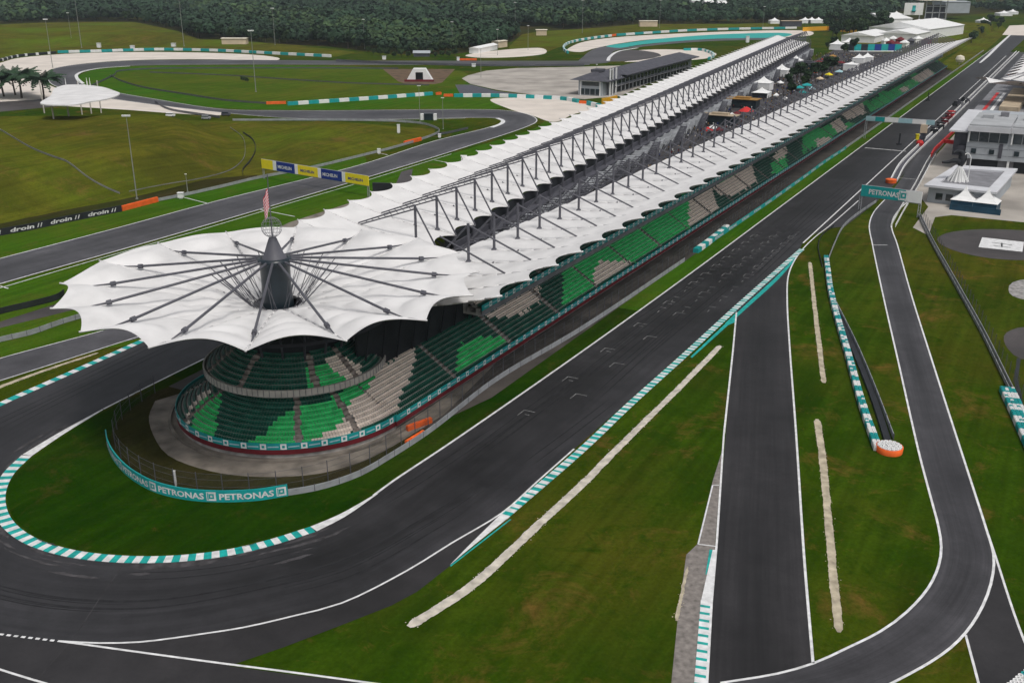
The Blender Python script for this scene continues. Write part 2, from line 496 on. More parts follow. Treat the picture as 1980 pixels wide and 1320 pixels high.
def ribbon(name, L, Rr, z, m, step=6.0, raw=False):
    """road between two matched edges; UV u = metres along, v = 0..1 across"""
    if not raw:
        assert len(L) == len(Rr)
        mid = [(a + b) / 2 for a, b in zip(L, Rr)]
        # sample both with the same parameters
        def samp(pts, counts):
            n = len(pts); out = []
            for i in range(n - 1):
                p1, p2 = pts[i], pts[i + 1]
                p0 = pts[i - 1] if i else p1 * 2 - p2
                p3 = pts[i + 2] if i + 2 < n else p2 * 2 - p1
                def kn(a, b): return max(1e-3, (b - a).length) ** 0.5
                t0 = 0; t1 = kn(p0, p1); t2 = t1 + kn(p1, p2); t3 = t2 + kn(p2, p3)
                for j in range(counts[i]):
                    t = t1 + (t2 - t1) * j / counts[i]
                    a1 = p0 * ((t1 - t) / (t1 - t0)) + p1 * ((t - t0) / (t1 - t0))
                    a2 = p1 * ((t2 - t) / (t2 - t1)) + p2 * ((t - t1) / (t2 - t1))
                    a3 = p2 * ((t3 - t) / (t3 - t2)) + p3 * ((t - t2) / (t3 - t2))
                    b1 = a1 * ((t2 - t) / (t2 - t0)) + a2 * ((t - t0) / (t2 - t0))
                    b2 = a2 * ((t3 - t) / (t3 - t1)) + a3 * ((t - t1) / (t3 - t1))
                    out.append(b1 * ((t2 - t) / (t2 - t1)) + b2 * ((t - t1) / (t2 - t1)))
            out.append(pts[-1]); return out
        cnt = [max(2, int((b - a).length / step) + 1) for a, b in zip(mid, mid[1:])]
        L = samp(L, cnt); Rr = samp(Rr, cnt)
    K = 4
    me = bpy.data.meshes.new(name)
    v = []; uv = []; u = 0
    n = len(L)
    for i in range(n):
        if i: u += ((L[i] + Rr[i]) / 2 - (L[i - 1] + Rr[i - 1]) / 2).length
        for k in range(K + 1):
            p = L[i].lerp(Rr[i], k / K); v.append((p.x, p.y, z)); uv.append((u, k / K))
    f = []
    for i in range(n - 1):
        for k in range(K):
            a = i * (K + 1) + k
            q = (a, a + 1, a + K + 2, a + K + 1)
            A_, B_, C_ = Vector(v[q[0]]), Vector(v[q[1]]), Vector(v[q[2]])
            if (B_ - A_).cross(C_ - A_).z < 0: q = q[::-1]
            f.append(q)
    me.from_pydata(v, [], f)
    ul = me.uv_layers.new(name='UVMap')
    for lp in me.loops: ul.data[lp.index].uv = uv[lp.vertex_index]
    me.materials.append(m); me.update()
    o = bpy.data.objects.new(name, me); C.objects.link(o)
    struct(o)
    return L, Rr
def line(mb, path, wd, z, mi=0):
    path = [Vector((p.x, p.y, z)) for p in path]
    mb.strip(offset(path, -wd / 2), offset(path, wd / 2), mi)
def text_geo(s, size=1.0, bold=.03):
    """letters as (verts, faces) with x along, y up, height about size, starting at x=0; and their width"""
    cu = bpy.data.curves.new('t', 'FONT'); cu.body = s; cu.size = 1.0
    cu.fill_mode = 'FRONT'; cu.resolution_u = 2; cu.offset = bold
    ob = bpy.data.objects.new('t', cu); C.objects.link(ob)
    bpy.context.view_layer.update()
    me = bpy.data.meshes.new_from_object(ob.evaluated_get(bpy.context.evaluated_depsgraph_get()))
    vs_ = [v.co.copy() for v in me.vertices]; fs_ = [tuple(p.vertices) for p in me.polygons]
    bpy.data.objects.remove(ob); bpy.data.meshes.remove(me); bpy.data.curves.remove(cu)
    x0 = min(v.x for v in vs_); x1 = max(v.x for v in vs_); y0 = min(v.y for v in vs_); y1 = max(v.y for v in vs_)
    k = size / (y1 - y0)
    return [((v.x - x0) * k, (v.y - y0) * k) for v in vs_], fs_, (x1 - x0) * k
def put_text(mb, s, size, fn, mi=0, stretch=1.0, shear=0.0):
    """letters laid through fn(x, y) -> world point"""
    vs_, fs_, wd = text_geo(s, size)
    i = len(mb.v)
    mb.v += [tuple(fn((x + y * shear) * stretch, y)) for x, y in vs_]
    for q in fs_: mb.f.append(tuple(i + k for k in q)); mb.m.append(mi)
    return wd * stretch
def arc_fn(path):
    """point at arc length along a path, with the tangent"""
    L = [0]
    for a, b in zip(path, path[1:]): L.append(L[-1] + (b - a).length)
    def f(s):
        j = 0
        s = max(0, min(L[-1], s))
        while j < len(L) - 2 and L[j + 1] < s: j += 1
        d = max(1e-9, L[j + 1] - L[j])
        return path[j].lerp(path[j + 1], (s - L[j]) / d), (path[j + 1] - path[j]).normalized()
    return f, L[-1]
# ================================================================== the ground, hills, roads and paint
mb = MB(); mb.poly([(-9000, -400, 0), (9000, -400, 0), (9000, 14000, 0), (-9000, 14000, 0)])
struct(mb.build('grass_ground', M['grass']))

def mound(name, px, h, blend, cell, m):
    poly = [(P(x, y).x, P(x, y).y) for x, y in px]
    poly = [(p.x, p.y) for p in spline([Vector((a, b, 0)) for a, b in poly], 12, True)]
    xs = [p[0] for p in poly]; ys = [p[1] for p in poly]
    bb = (min(xs), min(ys), max(xs), max(ys))
    MOUNDS.append((poly, h, blend, bb))
    nx = int((bb[2] - bb[0]) / cell) + 2; ny = int((bb[3] - bb[1]) / cell) + 2
    mbb = MB(); idx = {}
    for j in range(ny):
        for i in range(nx):
            x = bb[0] + i * cell; y = bb[1] + j * cell
            ins = inside(poly, x, y); d = edge_dist(poly, x, y)
            if ins:
                k = min(1, d / blend); z = h * k * k * (3 - 2 * k) + 0.02 + 0.55 * k * (math.sin(x * .05 + y * .021) + math.sin(y * .06 - x * .03) + .5 * math.sin(x * .13 + y * .09))
            elif d < cell * 2: z = -0.02 - d * 0.05
            else: continue
            idx[i, j] = len(mbb.v); mbb.v.append((x, y, z))
    for j in range(ny - 1):
        for i in range(nx - 1):
            q = [(i, j), (i + 1, j), (i + 1, j + 1), (i, j + 1)]
            if all(k in idx for k in q):
                mbb.f.append(tuple(idx[k] for k in q)); mbb.m.append(0)
    return struct(mbb.build(name, m, smooth=True))
px_sheet_later = [(-120, 446), (0, 428), (120, 405), (240, 380), (330, 354), (430, 344), (497, 338), (500, 346), (430, 363), (350, 381), (236, 410), (120, 433), (0, 456), (-120, 480)]
mound('grass_hill', [(-120, 262), (0, 244), (80, 244), (200, 246), (320, 249), (410, 253), (455, 262), (474, 290), (462, 322), (390, 348), (240, 385), (100, 412), (0, 434), (-120, 465)], 10.0, 32, 4, M['grass_hill'])
mound('brown_hill', [(502, 268), (560, 250), (700, 245), (800, 247), (822, 258), (790, 277), (700, 300), (600, 318), (530, 330), (500, 310)], 4.0, 24, 4, M['grass_hill'])
mound('far_bank', [(-200, 100), (0, 96), (150, 89), (300, 89), (385, 87), (385, 76), (340, 66), (260, 57), (0, 57), (-200, 57)], 7.0, 55, 12, M['grass_hill'])

def px_sheet(name, px, z, m, step=4, smooth=True):
    return sheet(name, pxs(px, 0, step, True) if smooth else [P(x, y) for x, y in px], z, m)
# grass of different kinds
px_sheet('hill_grass', [(-120, 226), (430, 234), (660, 235.5), (840, 250), (842, 262), (770, 285), (700, 303), (600, 327), (500, 346), (430, 363), (350, 381), (236, 410), (120, 433), (0, 456), (-120, 480)], 0.006, M['grass_hill'], smooth=False)
px_sheet('bank_grass', [(-150, 130), (0, 112), (110, 99), (250, 93), (420, 96), (560, 103), (650, 110), (690, 101), (560, 86), (430, 76), (350, 62), (260, 42), (-150, 40)], 0.007, M['grass_hill'], smooth=False)
px_sheet('bank_grass', [(985, 110), (1060, 100), (1085, 90), (1140, 72), (1250, 60), (1550, 54), (1550, 46), (1250, 44), (1100, 55), (1010, 66), (985, 90)], 0.007, M['grass_hill'], smooth=False)
px_sheet('hairpin_grass', [(450, 668), (293, 748), (200, 796), (125, 842), (64, 884), (28, 918), (14, 950), (18, 985), (38, 1014), (75, 1040), (132, 1058), (200, 1068), (290, 1072), (370, 1068), (450, 1057), (520, 1040), (600, 1015), (660, 990), (720, 957), (760, 925), (835, 880), (1100, 704), (1320, 538), (1300, 520), (1000, 640), (700, 700)], 0.010, M['grass_deep'])
sheet('verge_grass', [ST(s, t) for s, t in ((80, 28), (80, 34), (420, 34), (900, 36), (900, 29.5), (420, 29))], 0.012, M['grass_lush'])
px_sheet('back_straight_grass', [(-100, 535), (0, 512), (230, 446), (403, 400), (700, 322), (693, 300), (520, 340), (240, 398), (0, 455), (-100, 480)], 0.008, M['grass_lush'])
px_sheet('stand_side_grass', [(-100, 580), (0, 552), (383, 444), (660, 362), (873, 297), (1030, 250), (1060, 232), (1075, 240), (900, 325), (700, 440), (400, 640), (0, 690), (-100, 700)], 0.009, M['grass_lush'])
px_sheet('infield_grass', [(150, 150), (190, 134), (250, 129), (450, 127), (660, 128), (780, 135), (890, 140), (900, 160), (960, 180), (955, 211), (800, 211), (660, 212), (440, 210), (300, 192), (220, 178), (160, 163)], 0.010, M['grass_lush'])

px_sheet('brown_verge', px_sheet_later, .0075, M['scrub'], smooth=False)
px_sheet('infield_meadow', [(216, 147), (237, 158), (280, 170), (360, 183), (440, 195), (530, 202), (700, 192), (830, 181), (895, 165), (880, 136), (770, 135), (440, 134), (300, 135), (238, 139)], .0115, M['grass_meadow'])
px_sheet('hill_path', [(-60, 200), (60, 194), (100, 190), (112, 206), (60, 211), (-60, 222)], .0155, M['paved_dark'], smooth=False)
# gravel traps
px_sheet('gravel_trap', [(-120, 158), (0, 122), (40, 112), (120, 105), (200, 102), (300, 101), (420, 103), (500, 107), (540, 113), (530, 117), (400, 115), (280, 116), (200, 120), (140, 126), (100, 134), (88, 150), (98, 166), (140, 178), (200, 189), (300, 203), (430, 217), (425, 223), (330, 219), (250, 213), (150, 207), (60, 201), (-120, 196)], 0.015, M['gravel'])
px_sheet('gravel_trap', [(953, 191), (1040, 190), (1130, 199), (1160, 206), (1110, 221), (1070, 236), (1030, 224), (985, 211)], 0.015, M['gravel'])
px_sheet('gravel_trap', [(1100, 99), (1106, 90), (1140, 79), (1210, 71), (1320, 65), (1420, 61), (1520, 59), (1560, 60), (1560, 70), (1505, 72), (1390, 72), (1281, 75), (1200, 84), (1150, 94), (1120, 101)], 0.015, M['gravel'])
px_sheet('gravel_trap', [(1222, 99), (1270, 96), (1330, 97), (1380, 102), (1372, 112), (1330, 117), (1260, 119), (1208, 120), (1250, 114), (1278, 107)], 0.016, M['gravel'])
px_sheet('runoff_paint', [(1172, 90), (1215, 83), (1281, 75), (1390, 67), (1507, 64), (1530, 66), (1500, 73), (1390, 75), (1309, 80), (1237, 87), (1197, 93)], 0.024, M['teal_paint'])
px_sheet('paved_circle', [(1160, 112), (1185, 102), (1225, 97), (1262, 101), (1277, 107), (1255, 114), (1205, 119), (1170, 119)], 0.020, M['paved_dark'])
px_sheet('far_road', [(1125, 124), (1130, 108), (1150, 95), (1172, 90), (1200, 93), (1237, 88), (1310, 80), (1400, 75), (1520, 73), (1560, 76), (1400, 79), (1310, 84), (1240, 91), (1195, 97), (1178, 108), (1172, 122)], 0.021, M['track_far'])
px_sheet('paddock_paving', [(893, 152), (905, 146), (940, 137), (1000, 132), (1100, 130), (1240, 126), (1300, 140), (1200, 186), (1130, 192), (1040, 185), (960, 174), (910, 163)], 0.014, M['paved_light'], smooth=False)
px_sheet('service_road', [(880, 164), (910, 164), (960, 176), (1040, 187), (1150, 195), (1040, 189), (890, 183)], 0.013, M['slate'], smooth=False)
px_sheet('gravel_yard', [(900, 108), (960, 98), (1040, 93), (1050, 105), (990, 111), (930, 112)], 0.013, M['gravel'])

# the race track: one ribbon down the main straight, round the hairpin and away behind the far stand
Lp = [ST(s, 33.8) for s in (1320, 1000, 700, 500, 350, 200)] + [ST(110, 33.7), ST(45, 33.0), ST(0, 31.9)]
Rp = [ST(s, 52.1) for s in (1320, 1000, 700, 500, 350, 200)] + [ST(110, 52.0), ST(45, 51.6), P(1060, 912)]
hp = [((760, 930), (950, 1004)), ((720, 958), (870, 1052)), ((655, 995), (787, 1103)), ((600, 1018), (690, 1152)), ((520, 1043), (570, 1183)), ((450, 1060), (470, 1206)), ((370, 1071), (380, 1225)), ((290, 1075), (270, 1242)),
      ((200, 1071), (130, 1243)), ((130, 1060), (0, 1228)), ((72, 1041), (-130, 1195)), ((32, 1014), (-260, 1130)), ((14, 985), (-330, 1060)), ((12, 950), (-340, 985)), ((28, 915), (-300, 925)), ((64, 880), (-220, 880)), ((122, 840), (-120, 838)), ((200, 792), (0, 785)), ((293, 744), (140, 722)), ((443, 670), (287, 657))]
Lp += [P(*a) for a, b in hp]; Rp += [P(*b) for a, b in hp]
Lp += [ST(s, -33.0 - .114 * (s - 16)) for s in (120, 300, 600)]; Rp += [ST(s, -51.5 - .114 * (s - 16)) for s in (120, 300, 600)]
TL, TR = ribbon('race_track', Lp, Rp, 0.035, M['track'], 5)
# the back circuit beyond the stand
bc = [((1140, 126), (1140, 118)), ((950, 126), (950, 118)), ((660, 125.5), (660, 117.5)), ((450, 125), (450, 116)), ((250, 127.5), (280, 117)), ((195, 131.5), (190, 121.5)), ((163, 137), (135, 127)), ((147, 144), (103, 134)), ((146, 151), (93, 148)), ((158, 162), (108, 167)), ((220, 178), (200, 188)), ((300, 192), (300, 203)), ((440, 212), (430, 218)),
      ((550, 214), (550, 228)), ((660, 214), (660, 231)), ((800, 212.5), (800, 230)), ((900, 212), (900, 228)), ((965, 213), (945, 228)), ((1005, 217.5), (962, 229.5)), ((1030, 225), (971, 233)), ((1038, 234), (968, 238.5)), ((1024, 243), (940, 248)), ((873, 293), (840, 273)), ((660, 358), (693, 320)), ((383, 440), (403, 393)), ((230, 484), (230, 440)), ((0, 549), (0, 500)), ((-200, 610), (-200, 552))]
BL, BR = ribbon('back_track', [P(*a) for a, b in bc], [P(*b) for a, b in bc], 0.033, M['track_far'], 6)
px_sheet('runoff', [(990, 980), (872, 1092), (807, 1143), (757, 1170), (660, 1208), (550, 1250), (443, 1287), (560, 1303), (700, 1319), (900, 1345), (900, 1600), (-700, 1600), (-700, 1150), (0, 1190), (270, 1200), (600, 1140), (860, 1030)], 0.020, M['runoff'], smooth=False)
r2 = [((1425, 598), (1523, 545)), ((1417, 680), (1527, 680)), ((1400, 880), (1542, 880)), ((1375, 1163), (1560, 1163)), ((1360, 1420), (1590, 1420)), ((1350, 1700), (1620, 1700))]
ribbon('second_road', [P(*a) for a, b in r2], [P(*b) for a, b in r2], 0.040, M['road'], 5)
px_sheet('track_join', [(1405, 612), (1425, 604), (1523, 552), (1523, 535), (1533, 510), (1546, 484), (1550, 474), (1480, 530)], 0.030, M['road'], smooth=False)
pr = [((1100, 1400), (1600, 1420)), ((1250, 1348), (1660, 1352)), ((1393, 1320), (1725, 1320)), ((1503, 1302), (1763, 1300)), ((1573, 1282), (1800, 1279)), ((1637, 1253), (1838, 1252)), ((1703, 1220), (1867, 1223)), ((1753, 1183), (1890, 1190)), ((1795, 1136), (1909, 1150)), ((1815, 1093), (1920, 1108)), ((1820, 1058), (1921, 1072)), ((1815, 1020), (1908, 1026)), ((1800, 963), (1887, 960)), ((1778, 880), (1861, 880)), ((1737, 700), (1803, 700)), ((1708, 573), (1763, 573)), ((1687, 473), (1735, 473)), ((1681, 435), (1724, 437)), ((1690, 410), (1733, 412)), ((1713, 384), (1762, 384)), ((1738, 352), (1780, 350))]
prL = [P(*a) for a, b in pr] + [ST(s, 58.8) for s in (340, 500, 950)]
prR = [P(*b) for a, b in pr] + [ST(s, 65.5) for s in (340, 500, 950)]
ribbon('pit_road', prL, prR, 0.044, M['pitroad'], 4)
px_sheet('pit_spur', [(1918, 1062), (1980, 1238), (2080, 1420), (1905, 1420), (1892, 1320), (1866, 1222), (1900, 1165)], 0.037, M['road'], smooth=False)
sheet('pit_verge', [P(1572, 455), P(1600, 442), P(1634, 438), P(1690, 395), P(1735, 352)] + [ST(s, 60) for s in (330, 950)] + [ST(s, 52) for s in (950, 300, 200)], 0.026, M['runoff'])
px_sheet('side_road', [(-100, 720), (0, 692), (167, 647), (330, 604), (330, 640), (230, 663), (0, 737), (-100, 772)], 0.034, M['track_far'], smooth=False)
px_sheet('service_path', [(-100, 660), (0, 634), (110, 607), (300, 560), (300, 540), (117, 585), (0, 622), (-100, 645)], 0.028, M['paved_dark'], smooth=False)
# hard standing round the stands
ringp = [(300, 775), (288, 805), (297, 842), (325, 880), (385, 905), (450, 918), (530, 922), (620, 915), (700, 892), (760, 862), (860, 800)]
sheet('concrete_apron', pxs(ringp, 0, 3) + [ST(40, 20)] + [Vector((-38.7, 168.3, 0)) + (DV * math.cos(R(a)) + NV * math.sin(R(a))) * 20.5 for a in range(90, 285, 10)], 0.022, M['concrete'])
px_sheet('scrub_ground', [(330, 748), (265, 780), (222, 822), (215, 862), (252, 912), (340, 950), (450, 960), (560, 950), (700, 908), (820, 832), (900, 780), (800, 780), (500, 800)], 0.016, M['scrub'])
sheet('service_strip', [ST(s, t) for s, t in ((2, 20), (2, 25), (20, 28.6), (80, 28.4), (200, 28.8), (900, 29.2), (900, 20))], 0.018, M['service'])
sheet('mall_paving', [ST(20, 12), ST(760, 12), ST(760, -79), ST(50, -10), ST(20, -10)], 0.017, M['slate'])
sheet('rear_strip', [ST(-5, -12), ST(45, -12), ST(740, -86), ST(740, -112), ST(40, -31), ST(-5, -28)], 0.019, M['service'])
px_sheet('dirt_path', [(470, 470), (560, 430), (700, 385), (860, 330), (870, 345), (740, 395), (600, 440), (480, 500)], 0.020, M['concrete'], smooth=False)
px_sheet('dark_path', [(748, 395), (776, 332), (798, 326), (790, 390)], 0.023, M['paved_dark'], smooth=False)
px_sheet('paddock_ground', [(1795, 400), (1765, 440), (1795, 455), (1808, 420), (1840, 416), (2080, 440), (2100, 330), (2050, 230), (1880, 250), (1800, 310), (1770, 370)], 0.021, M['paved_light'], smooth=False)
sheet('pit_apron', [ST(s, t) for s, t in ((330, 66), (330, 80), (950, 80), (950, 66))], 0.023, M['paved_light'])
px_sheet('helipad', [(1812, 463), (1830, 451), (1880, 444), (1950, 444), (2040, 452), (2080, 475), (2060, 497), (1990, 503), (1920, 500), (1860, 489), (1825, 476)], 0.024, M['paved_dark'])
px_sheet('helipad_square', [(1899, 459), (1980, 468), (1977, 487), (1892, 478)], 0.034, M['white_paint'], smooth=False)
mb = MB()
for a, b in (((1918, 469), (1957, 474)), ((1921, 475), (1954, 479)), ((1937, 470), (1937, 478))):
    line(mb, [P(*a), P(*b)], 0.45, 0.044)
struct(mb.build('helipad_letter', M['dark']))
px_sheet('dark_disc', [(1941, 650), (1955, 638), (1985, 632), (2040, 650), (2050, 675), (2020, 695), (1975, 694), (1950, 676)], 0.024, M['paved_dark'])
px_sheet('drain_channel', [(1966, 692), (1974, 692), (1968, 735), (1974, 755), (1980, 790), (1968, 770), (1961, 738)], 0.022, M['dark'], smooth=False)
px_sheet('rock_bed', [(1950, 560), (1958, 546), (1990, 540), (2040, 552), (2030, 576), (1985, 580), (1958, 572)], 0.024, M['rock'])
# sand strips where rubbish and gravel are raked along the verges
def rough_strip(name, px, w0, w1, z, m):
    pa = resample(pxs(px, 0, 1.0), 0.35); n = len(pa); L = []; Q = []; a_ = b_ = 0.0
    for i, p in enumerate(pa):
        wd = (w0 + (w1 - w0) * i / n) / 2
        e = min(1.0, .45 + .2 * min(i, n - 1 - i))
        a_ = .75 * a_ + rng.uniform(-.035, .035); b_ = .75 * b_ + rng.uniform(-.035, .035)
        q0 = pa[max(0, i - 3)]; q1 = pa[min(n - 1, i + 3)]; t_ = (q1 - q0).normalized(); nn = Vector((-t_.y, t_.x, 0))
        a = p + nn * (wd * e * (1 + .03 * math.sin(i * .05)) + a_ + rng.uniform(-.05, .05)); b = p - nn * (wd * e * (1 + .03 * math.sin(i * .043 + 2)) + b_ + rng.uniform(-.05, .05))
        L.append(Vector((a.x, a.y, z))); Q.append(Vector((b.x, b.y, z)))
    mbb = MB(); mbb.strip(Q, L)
    # stones and clods scattered off the edges
    for k in range(int(n * .35)):
        i = int(rng.integers(1, n - 1)); t_ = (pa[i + 1] - pa[i - 1]).normalized(); nn = Vector((-t_.y, t_.x, 0)); sd = 1 if rng.uniform() < .5 else -1
        o = pa[i] + nn * (sd * ((w0 + (w1 - w0) * i / n) / 2 + abs(rng.normal(0, .16)))); s_ = rng.uniform(.04, .11)
        c0 = Vector((o.x, o.y, z - .01)); a0 = rng.uniform(0, 6.28)
        mbb.poly([c0 + Vector((s_ * math.cos(a0 + q * 1.257), s_ * math.sin(a0 + q * 1.257), 0)) for q in range(5)])
    struct(mbb.build(name, m))
rough_strip('gravel_strip', [(790, 1211), (893, 1146), (950, 1100), (1027, 1027), (1133, 929), (1185, 876), (1320, 743), (1393, 668)], 1.45, 1.15, 0.03, M['rake'])
rough_strip('sand_strip', [(1566, 507), (1575, 590), (1583, 660), (1593, 740)], 0.9, 1.0, 0.03, M['sand'])
rough_strip('sand_strip', [(1580, 810), (1592, 900), (1602, 1010), (1613, 1130), (1623, 1222)], 1.15, 1.1, 0.03, M['sand'])
rough_strip('sand_strip', [(-60, 775), (0, 748), (90, 715), (190, 682)], 1.3, 0.8, 0.03, M['sand'])
rough_strip('sand_strip', [(1330, 1095), (1318, 1150), (1308, 1200)], 0.4, 0.5, 0.046, M['sand'])
# paver strip beside the second road
px_sheet('paver_strip', [(1396, 872), (1382, 1060), (1376, 1163), (1366, 1320), (1350, 1450), (1282, 1450), (1298, 1320), (1310, 1200), (1327, 1072), (1348, 1052), (1378, 930)], 0.032, M['paver'], smooth=False)

# white lines
wl = MB(); Z = 0.058
line(wl, spline([ST(1200, 33.9), ST(700, 33.9), ST(400, 33.9), ST(200, 33.9), ST(110, 33.8), ST(45, 33.1), ST(0, 32), P(760, 930), P(722, 958)], 3), 0.42, Z)
line(wl, pxs([(200, 791), (293, 744), (443, 670)], 0, 3) + [ST(s, -33.2 - .114 * (s - 16)) for s in (120, 300)], 0.42, Z)
line(wl, [ST(s, 52.0) for s in (900, 500, 300, 215, 160)], 0.42, Z)
line(wl, pxs([(1110, 868), (1040, 930), (970, 992), (873, 1050), (787, 1103), (660, 1166), (570, 1190), (470, 1213), (400, 1224), (330, 1234), (270, 1241), (190, 1243), (112, 1239)], 0, 3), 0.30, Z)
line(wl, pxs([(112, 1239), (150, 1244), (250, 1258), (420, 1281), (560, 1299), (700, 1318), (900, 1345)], 0, 3), 0.32, Z + .004)
for k in range(8):
    xa = 6 + k * 14; line(wl, [P(xa - 7, 1226 + (xa - 7) * .118), P(xa + 1, 1226 + (xa + 1) * .118)], 0.34, Z)
line(wl, pxs([(-40, 1280), (0, 1294), (92, 1322), (200, 1350)], 0, 3), 0.3, Z)
line(wl, [P(*q) for q in [(1400, 838), (1417, 680), (1424, 604)]], 0.34, Z)
line(wl, [P(*q) for q in [(1362, 1400), (1367, 1320), (1376, 1163), (1386, 1047), (1397, 880), (1400, 836)]], 0.30, Z + .005)
line(wl, pxs([(1572, 1282), (1555, 1080), (1542, 880), (1537, 807), (1527, 673), (1522, 580), (1524, 535), (1534, 508), (1552, 482), (1580, 455), (1600, 440), (1660, 388)], 0, 3), 0.34, Z)
line(wl, pxs([a for a, b in pr[2:20]], 0, 3), 0.34, Z); line(wl, pxs([b for a, b in pr[1:20]], 0, 3), 0.34, Z)
line(wl, pxs([(1911, 1034), (1923, 1070), (1980, 1238), (2060, 1410)], 0, 3), 0.3, Z + .004)
line(wl, pxs([(1867, 1227), (1893, 1325), (1910, 1400)], 0, 3), 0.3, Z + .004)
line(wl, [P(1687, 474), P(1716, 474)], 0.3, Z); line(wl, [P(1736, 344), P(1772, 347)], 0.3, Z)
line(wl, [P(1672, 286), P(1752, 293)], 0.9, Z)
line(wl, BL[8:], 0.5, Z); line(wl, BR[60:], 0.45, Z)
line(wl, pxs([(-40, 568), (0, 557), (200, 498), (400, 441), (560, 393), (670, 361), (873, 298)], 0, 3), 0.35, Z)
for a, b in (((352, 381), (403, 394)), ((500, 405), (570, 419)), ((570, 330), (603, 342)), ((732, 296), (750, 300)), ((840, 310), (873, 316)), ((0, 553), (16, 558))):
    line(wl, [P(*a), P(*b)], 0.4, Z)
line(wl, pxs([(-40, 706), (0, 693), (167, 648), (200, 639)], 0, 3), 0.3, Z); line(wl, pxs([(-40, 748), (0, 736), (230, 663), (280, 647)], 0, 3), 0.3, Z)
line(wl, pxs([(660, 232), (800, 231), (900, 229)], 0, 3), 0.5, Z)
for a, b in (((1383, 1056), (1350, 1052)), ((1350, 1052), (1378, 938)), ((1378, 938), (1390, 938))):
    line(wl, [P(*a), P(*b)], 0.22, Z)
struct(wl.build('white_lines', M['white_paint']))
# grid boxes down the main straight
gb = MB()
def gl(s0, t0, s1, t1): line(gb, [ST(s0, t0), ST(s1, t1)], 0.17, 0.056)
for k in range(17):
    s = 18 + 9.0 * k
    for j, t in enumerate((37.5, 42.5, 47.5)):
        if k >= 7: gl(s + 3 * j + 4, t - .6, s + 3 * j + 4, t + .9); gl(s + 3 * j, t + .2, s + 3 * j + 1.4, t + .2)
        if k < 11 and j == 2: continue
        if k < 11 and (k + j) % 2: continue
        ss = s + j * 2.2
        gl(ss, t - .9, ss, t + 1.3); gl(ss, t - .9, ss - 2.6, t - .9)
        if k % 2 == 0: gl(ss - 1.6, t, ss - 1.6, t + 1.0)
struct(gb.build('grid_marks', M['worn_paint']))

# kerbs
def kerb(name, path, wd, side, z=0.03, pitch=1.0, h=0.07, solid=None, outer=None):
    """banded kerb along a path; side +1 = left of travel"""
    path = resample(path, 0.5); n = len(path)
    A = path; B = offset(path, wd * side)
    A = [Vector((p.x, p.y, z + 0.012)) for p in A]; B = [Vector((p.x, p.y, z + h)) for p in B]
    f = (lambda k: (int(k * 0.5 / pitch) % 2)) if solid is None else solid
    m2 = MB()
    m2.strip(B, A, f) if side < 0 else m2.strip(A, B, f)
    Cc = [Vector((p.x, p.y, 0)) for p in B]
    m2.strip(Cc, B, f) if side < 0 else m2.strip(B, Cc, f)
    return struct(m2.build(name, [M['white_paint'], M['teal_paint']]))
def taper(name, A, B, z, m):
    m2 = MB(); n = len(A)
    m2.poly([Vector((p.x, p.y, z)) for p in A] + [Vector((p.x, p.y, z)) for p in reversed(B)])
    return struct(m2.build(name, m))
taper('runoff_paint', [P(1402, 625), P(1424, 604)], [P(1405, 630), P(1424, 622)], .048, M['teal_paint'])
hk = pxs([(62, 881), (28, 915), (12, 950), (14, 985), (32, 1014), (72, 1041), (130, 1060), (200, 1071), (290, 1075), (370, 1071), (450, 1060), (520, 1043), (600, 1018)], 0, 1)
kerb('kerb', hk, 1.75, -1, 0.036)
def edge_taper(px, w0, w1, side, name='kerb_end'):
    pa = resample(pxs(px, 0, 2), 1.0); n = len(pa)
    B = [offset(pa, side * (w0 + (w1 - w0) * i / (n - 1)))[i] for i in range(n)]
    m2 = MB(); A = [Vector((p.x, p.y, .05)) for p in pa]; B = [Vector((p.x, p.y, .085)) for p in B]
    m2.strip(B, A) if side < 0 else m2.strip(A, B)
    struct(m2.build(name, M['white_paint']))
edge_taper([(600, 1018), (655, 995), (728, 954)], 1.75, 0.3, -1)
edge_taper([(200, 792), (122, 840), (62, 881)], 0.3, 1.75, -1)
k2 = [P(963, 999), P(1117, 868), P(1210, 781), P(1320, 683), P(1423, 589), P(1500, 521), P(1546, 481)]
kerb('kerb', spline(k2, 2), 1.45, -1, 0.036, 0.85)
edge_taper([(870, 1092), (905, 1056), (963, 999)], 0.05, 1.45, -1)
taper('runoff_paint', pxs([(1335, 690), (1429, 601), (1503, 533), (1546, 488)], 0, 3), pxs([(1338, 692), (1434, 605), (1507, 538), (1548, 489)], 0, 3), 0.046, M['teal_paint'])
taper('runoff_paint', pxs([(870, 1093), (985, 1004)], 0, 3), pxs([(872, 1095), (989, 1004)], 0, 3), 0.040, M['teal_paint'])
k3 = pxs([(-40, 808), (0, 786), (140, 723), (287, 657), (330, 637)], 0, 2)
kerb('kerb', k3, 1.5, 1, 0.036, 1.6)
k4 = [P(1376, 1163), P(1366, 1320), P(1360, 1400)]
kerb('kerb', spline(k4, 1), 1.35, -1, 0.036, 0.75)
m2 = MB(); m2.poly([P(1385, 1062, .075), P(1374, 1163, .075), P(1355, 1163, .075), P(1378, 1062, .075)]); struct(m2.build('kerb_end', M['white_paint']))
m2 = MB(); m2.poly([P(1379, 1062, .06), P(1366, 1110, .06), P(1364, 1110, .06), P(1372, 1062, .06)]); struct(m2.build('runoff_paint', M['teal_paint']))
kerb('kerb', pxs([(955, 247), (974, 239), (976, 233), (965, 228.5)], 0, 2), 2.2, 1, 0.036, 40, solid=0)
kerb('kerb', pxs([(250, 128), (195, 132), (163, 137.5), (147, 144), (146, 151), (158, 162)], 0, 2), 2.0, 1, 0.036, 40, solid=0)
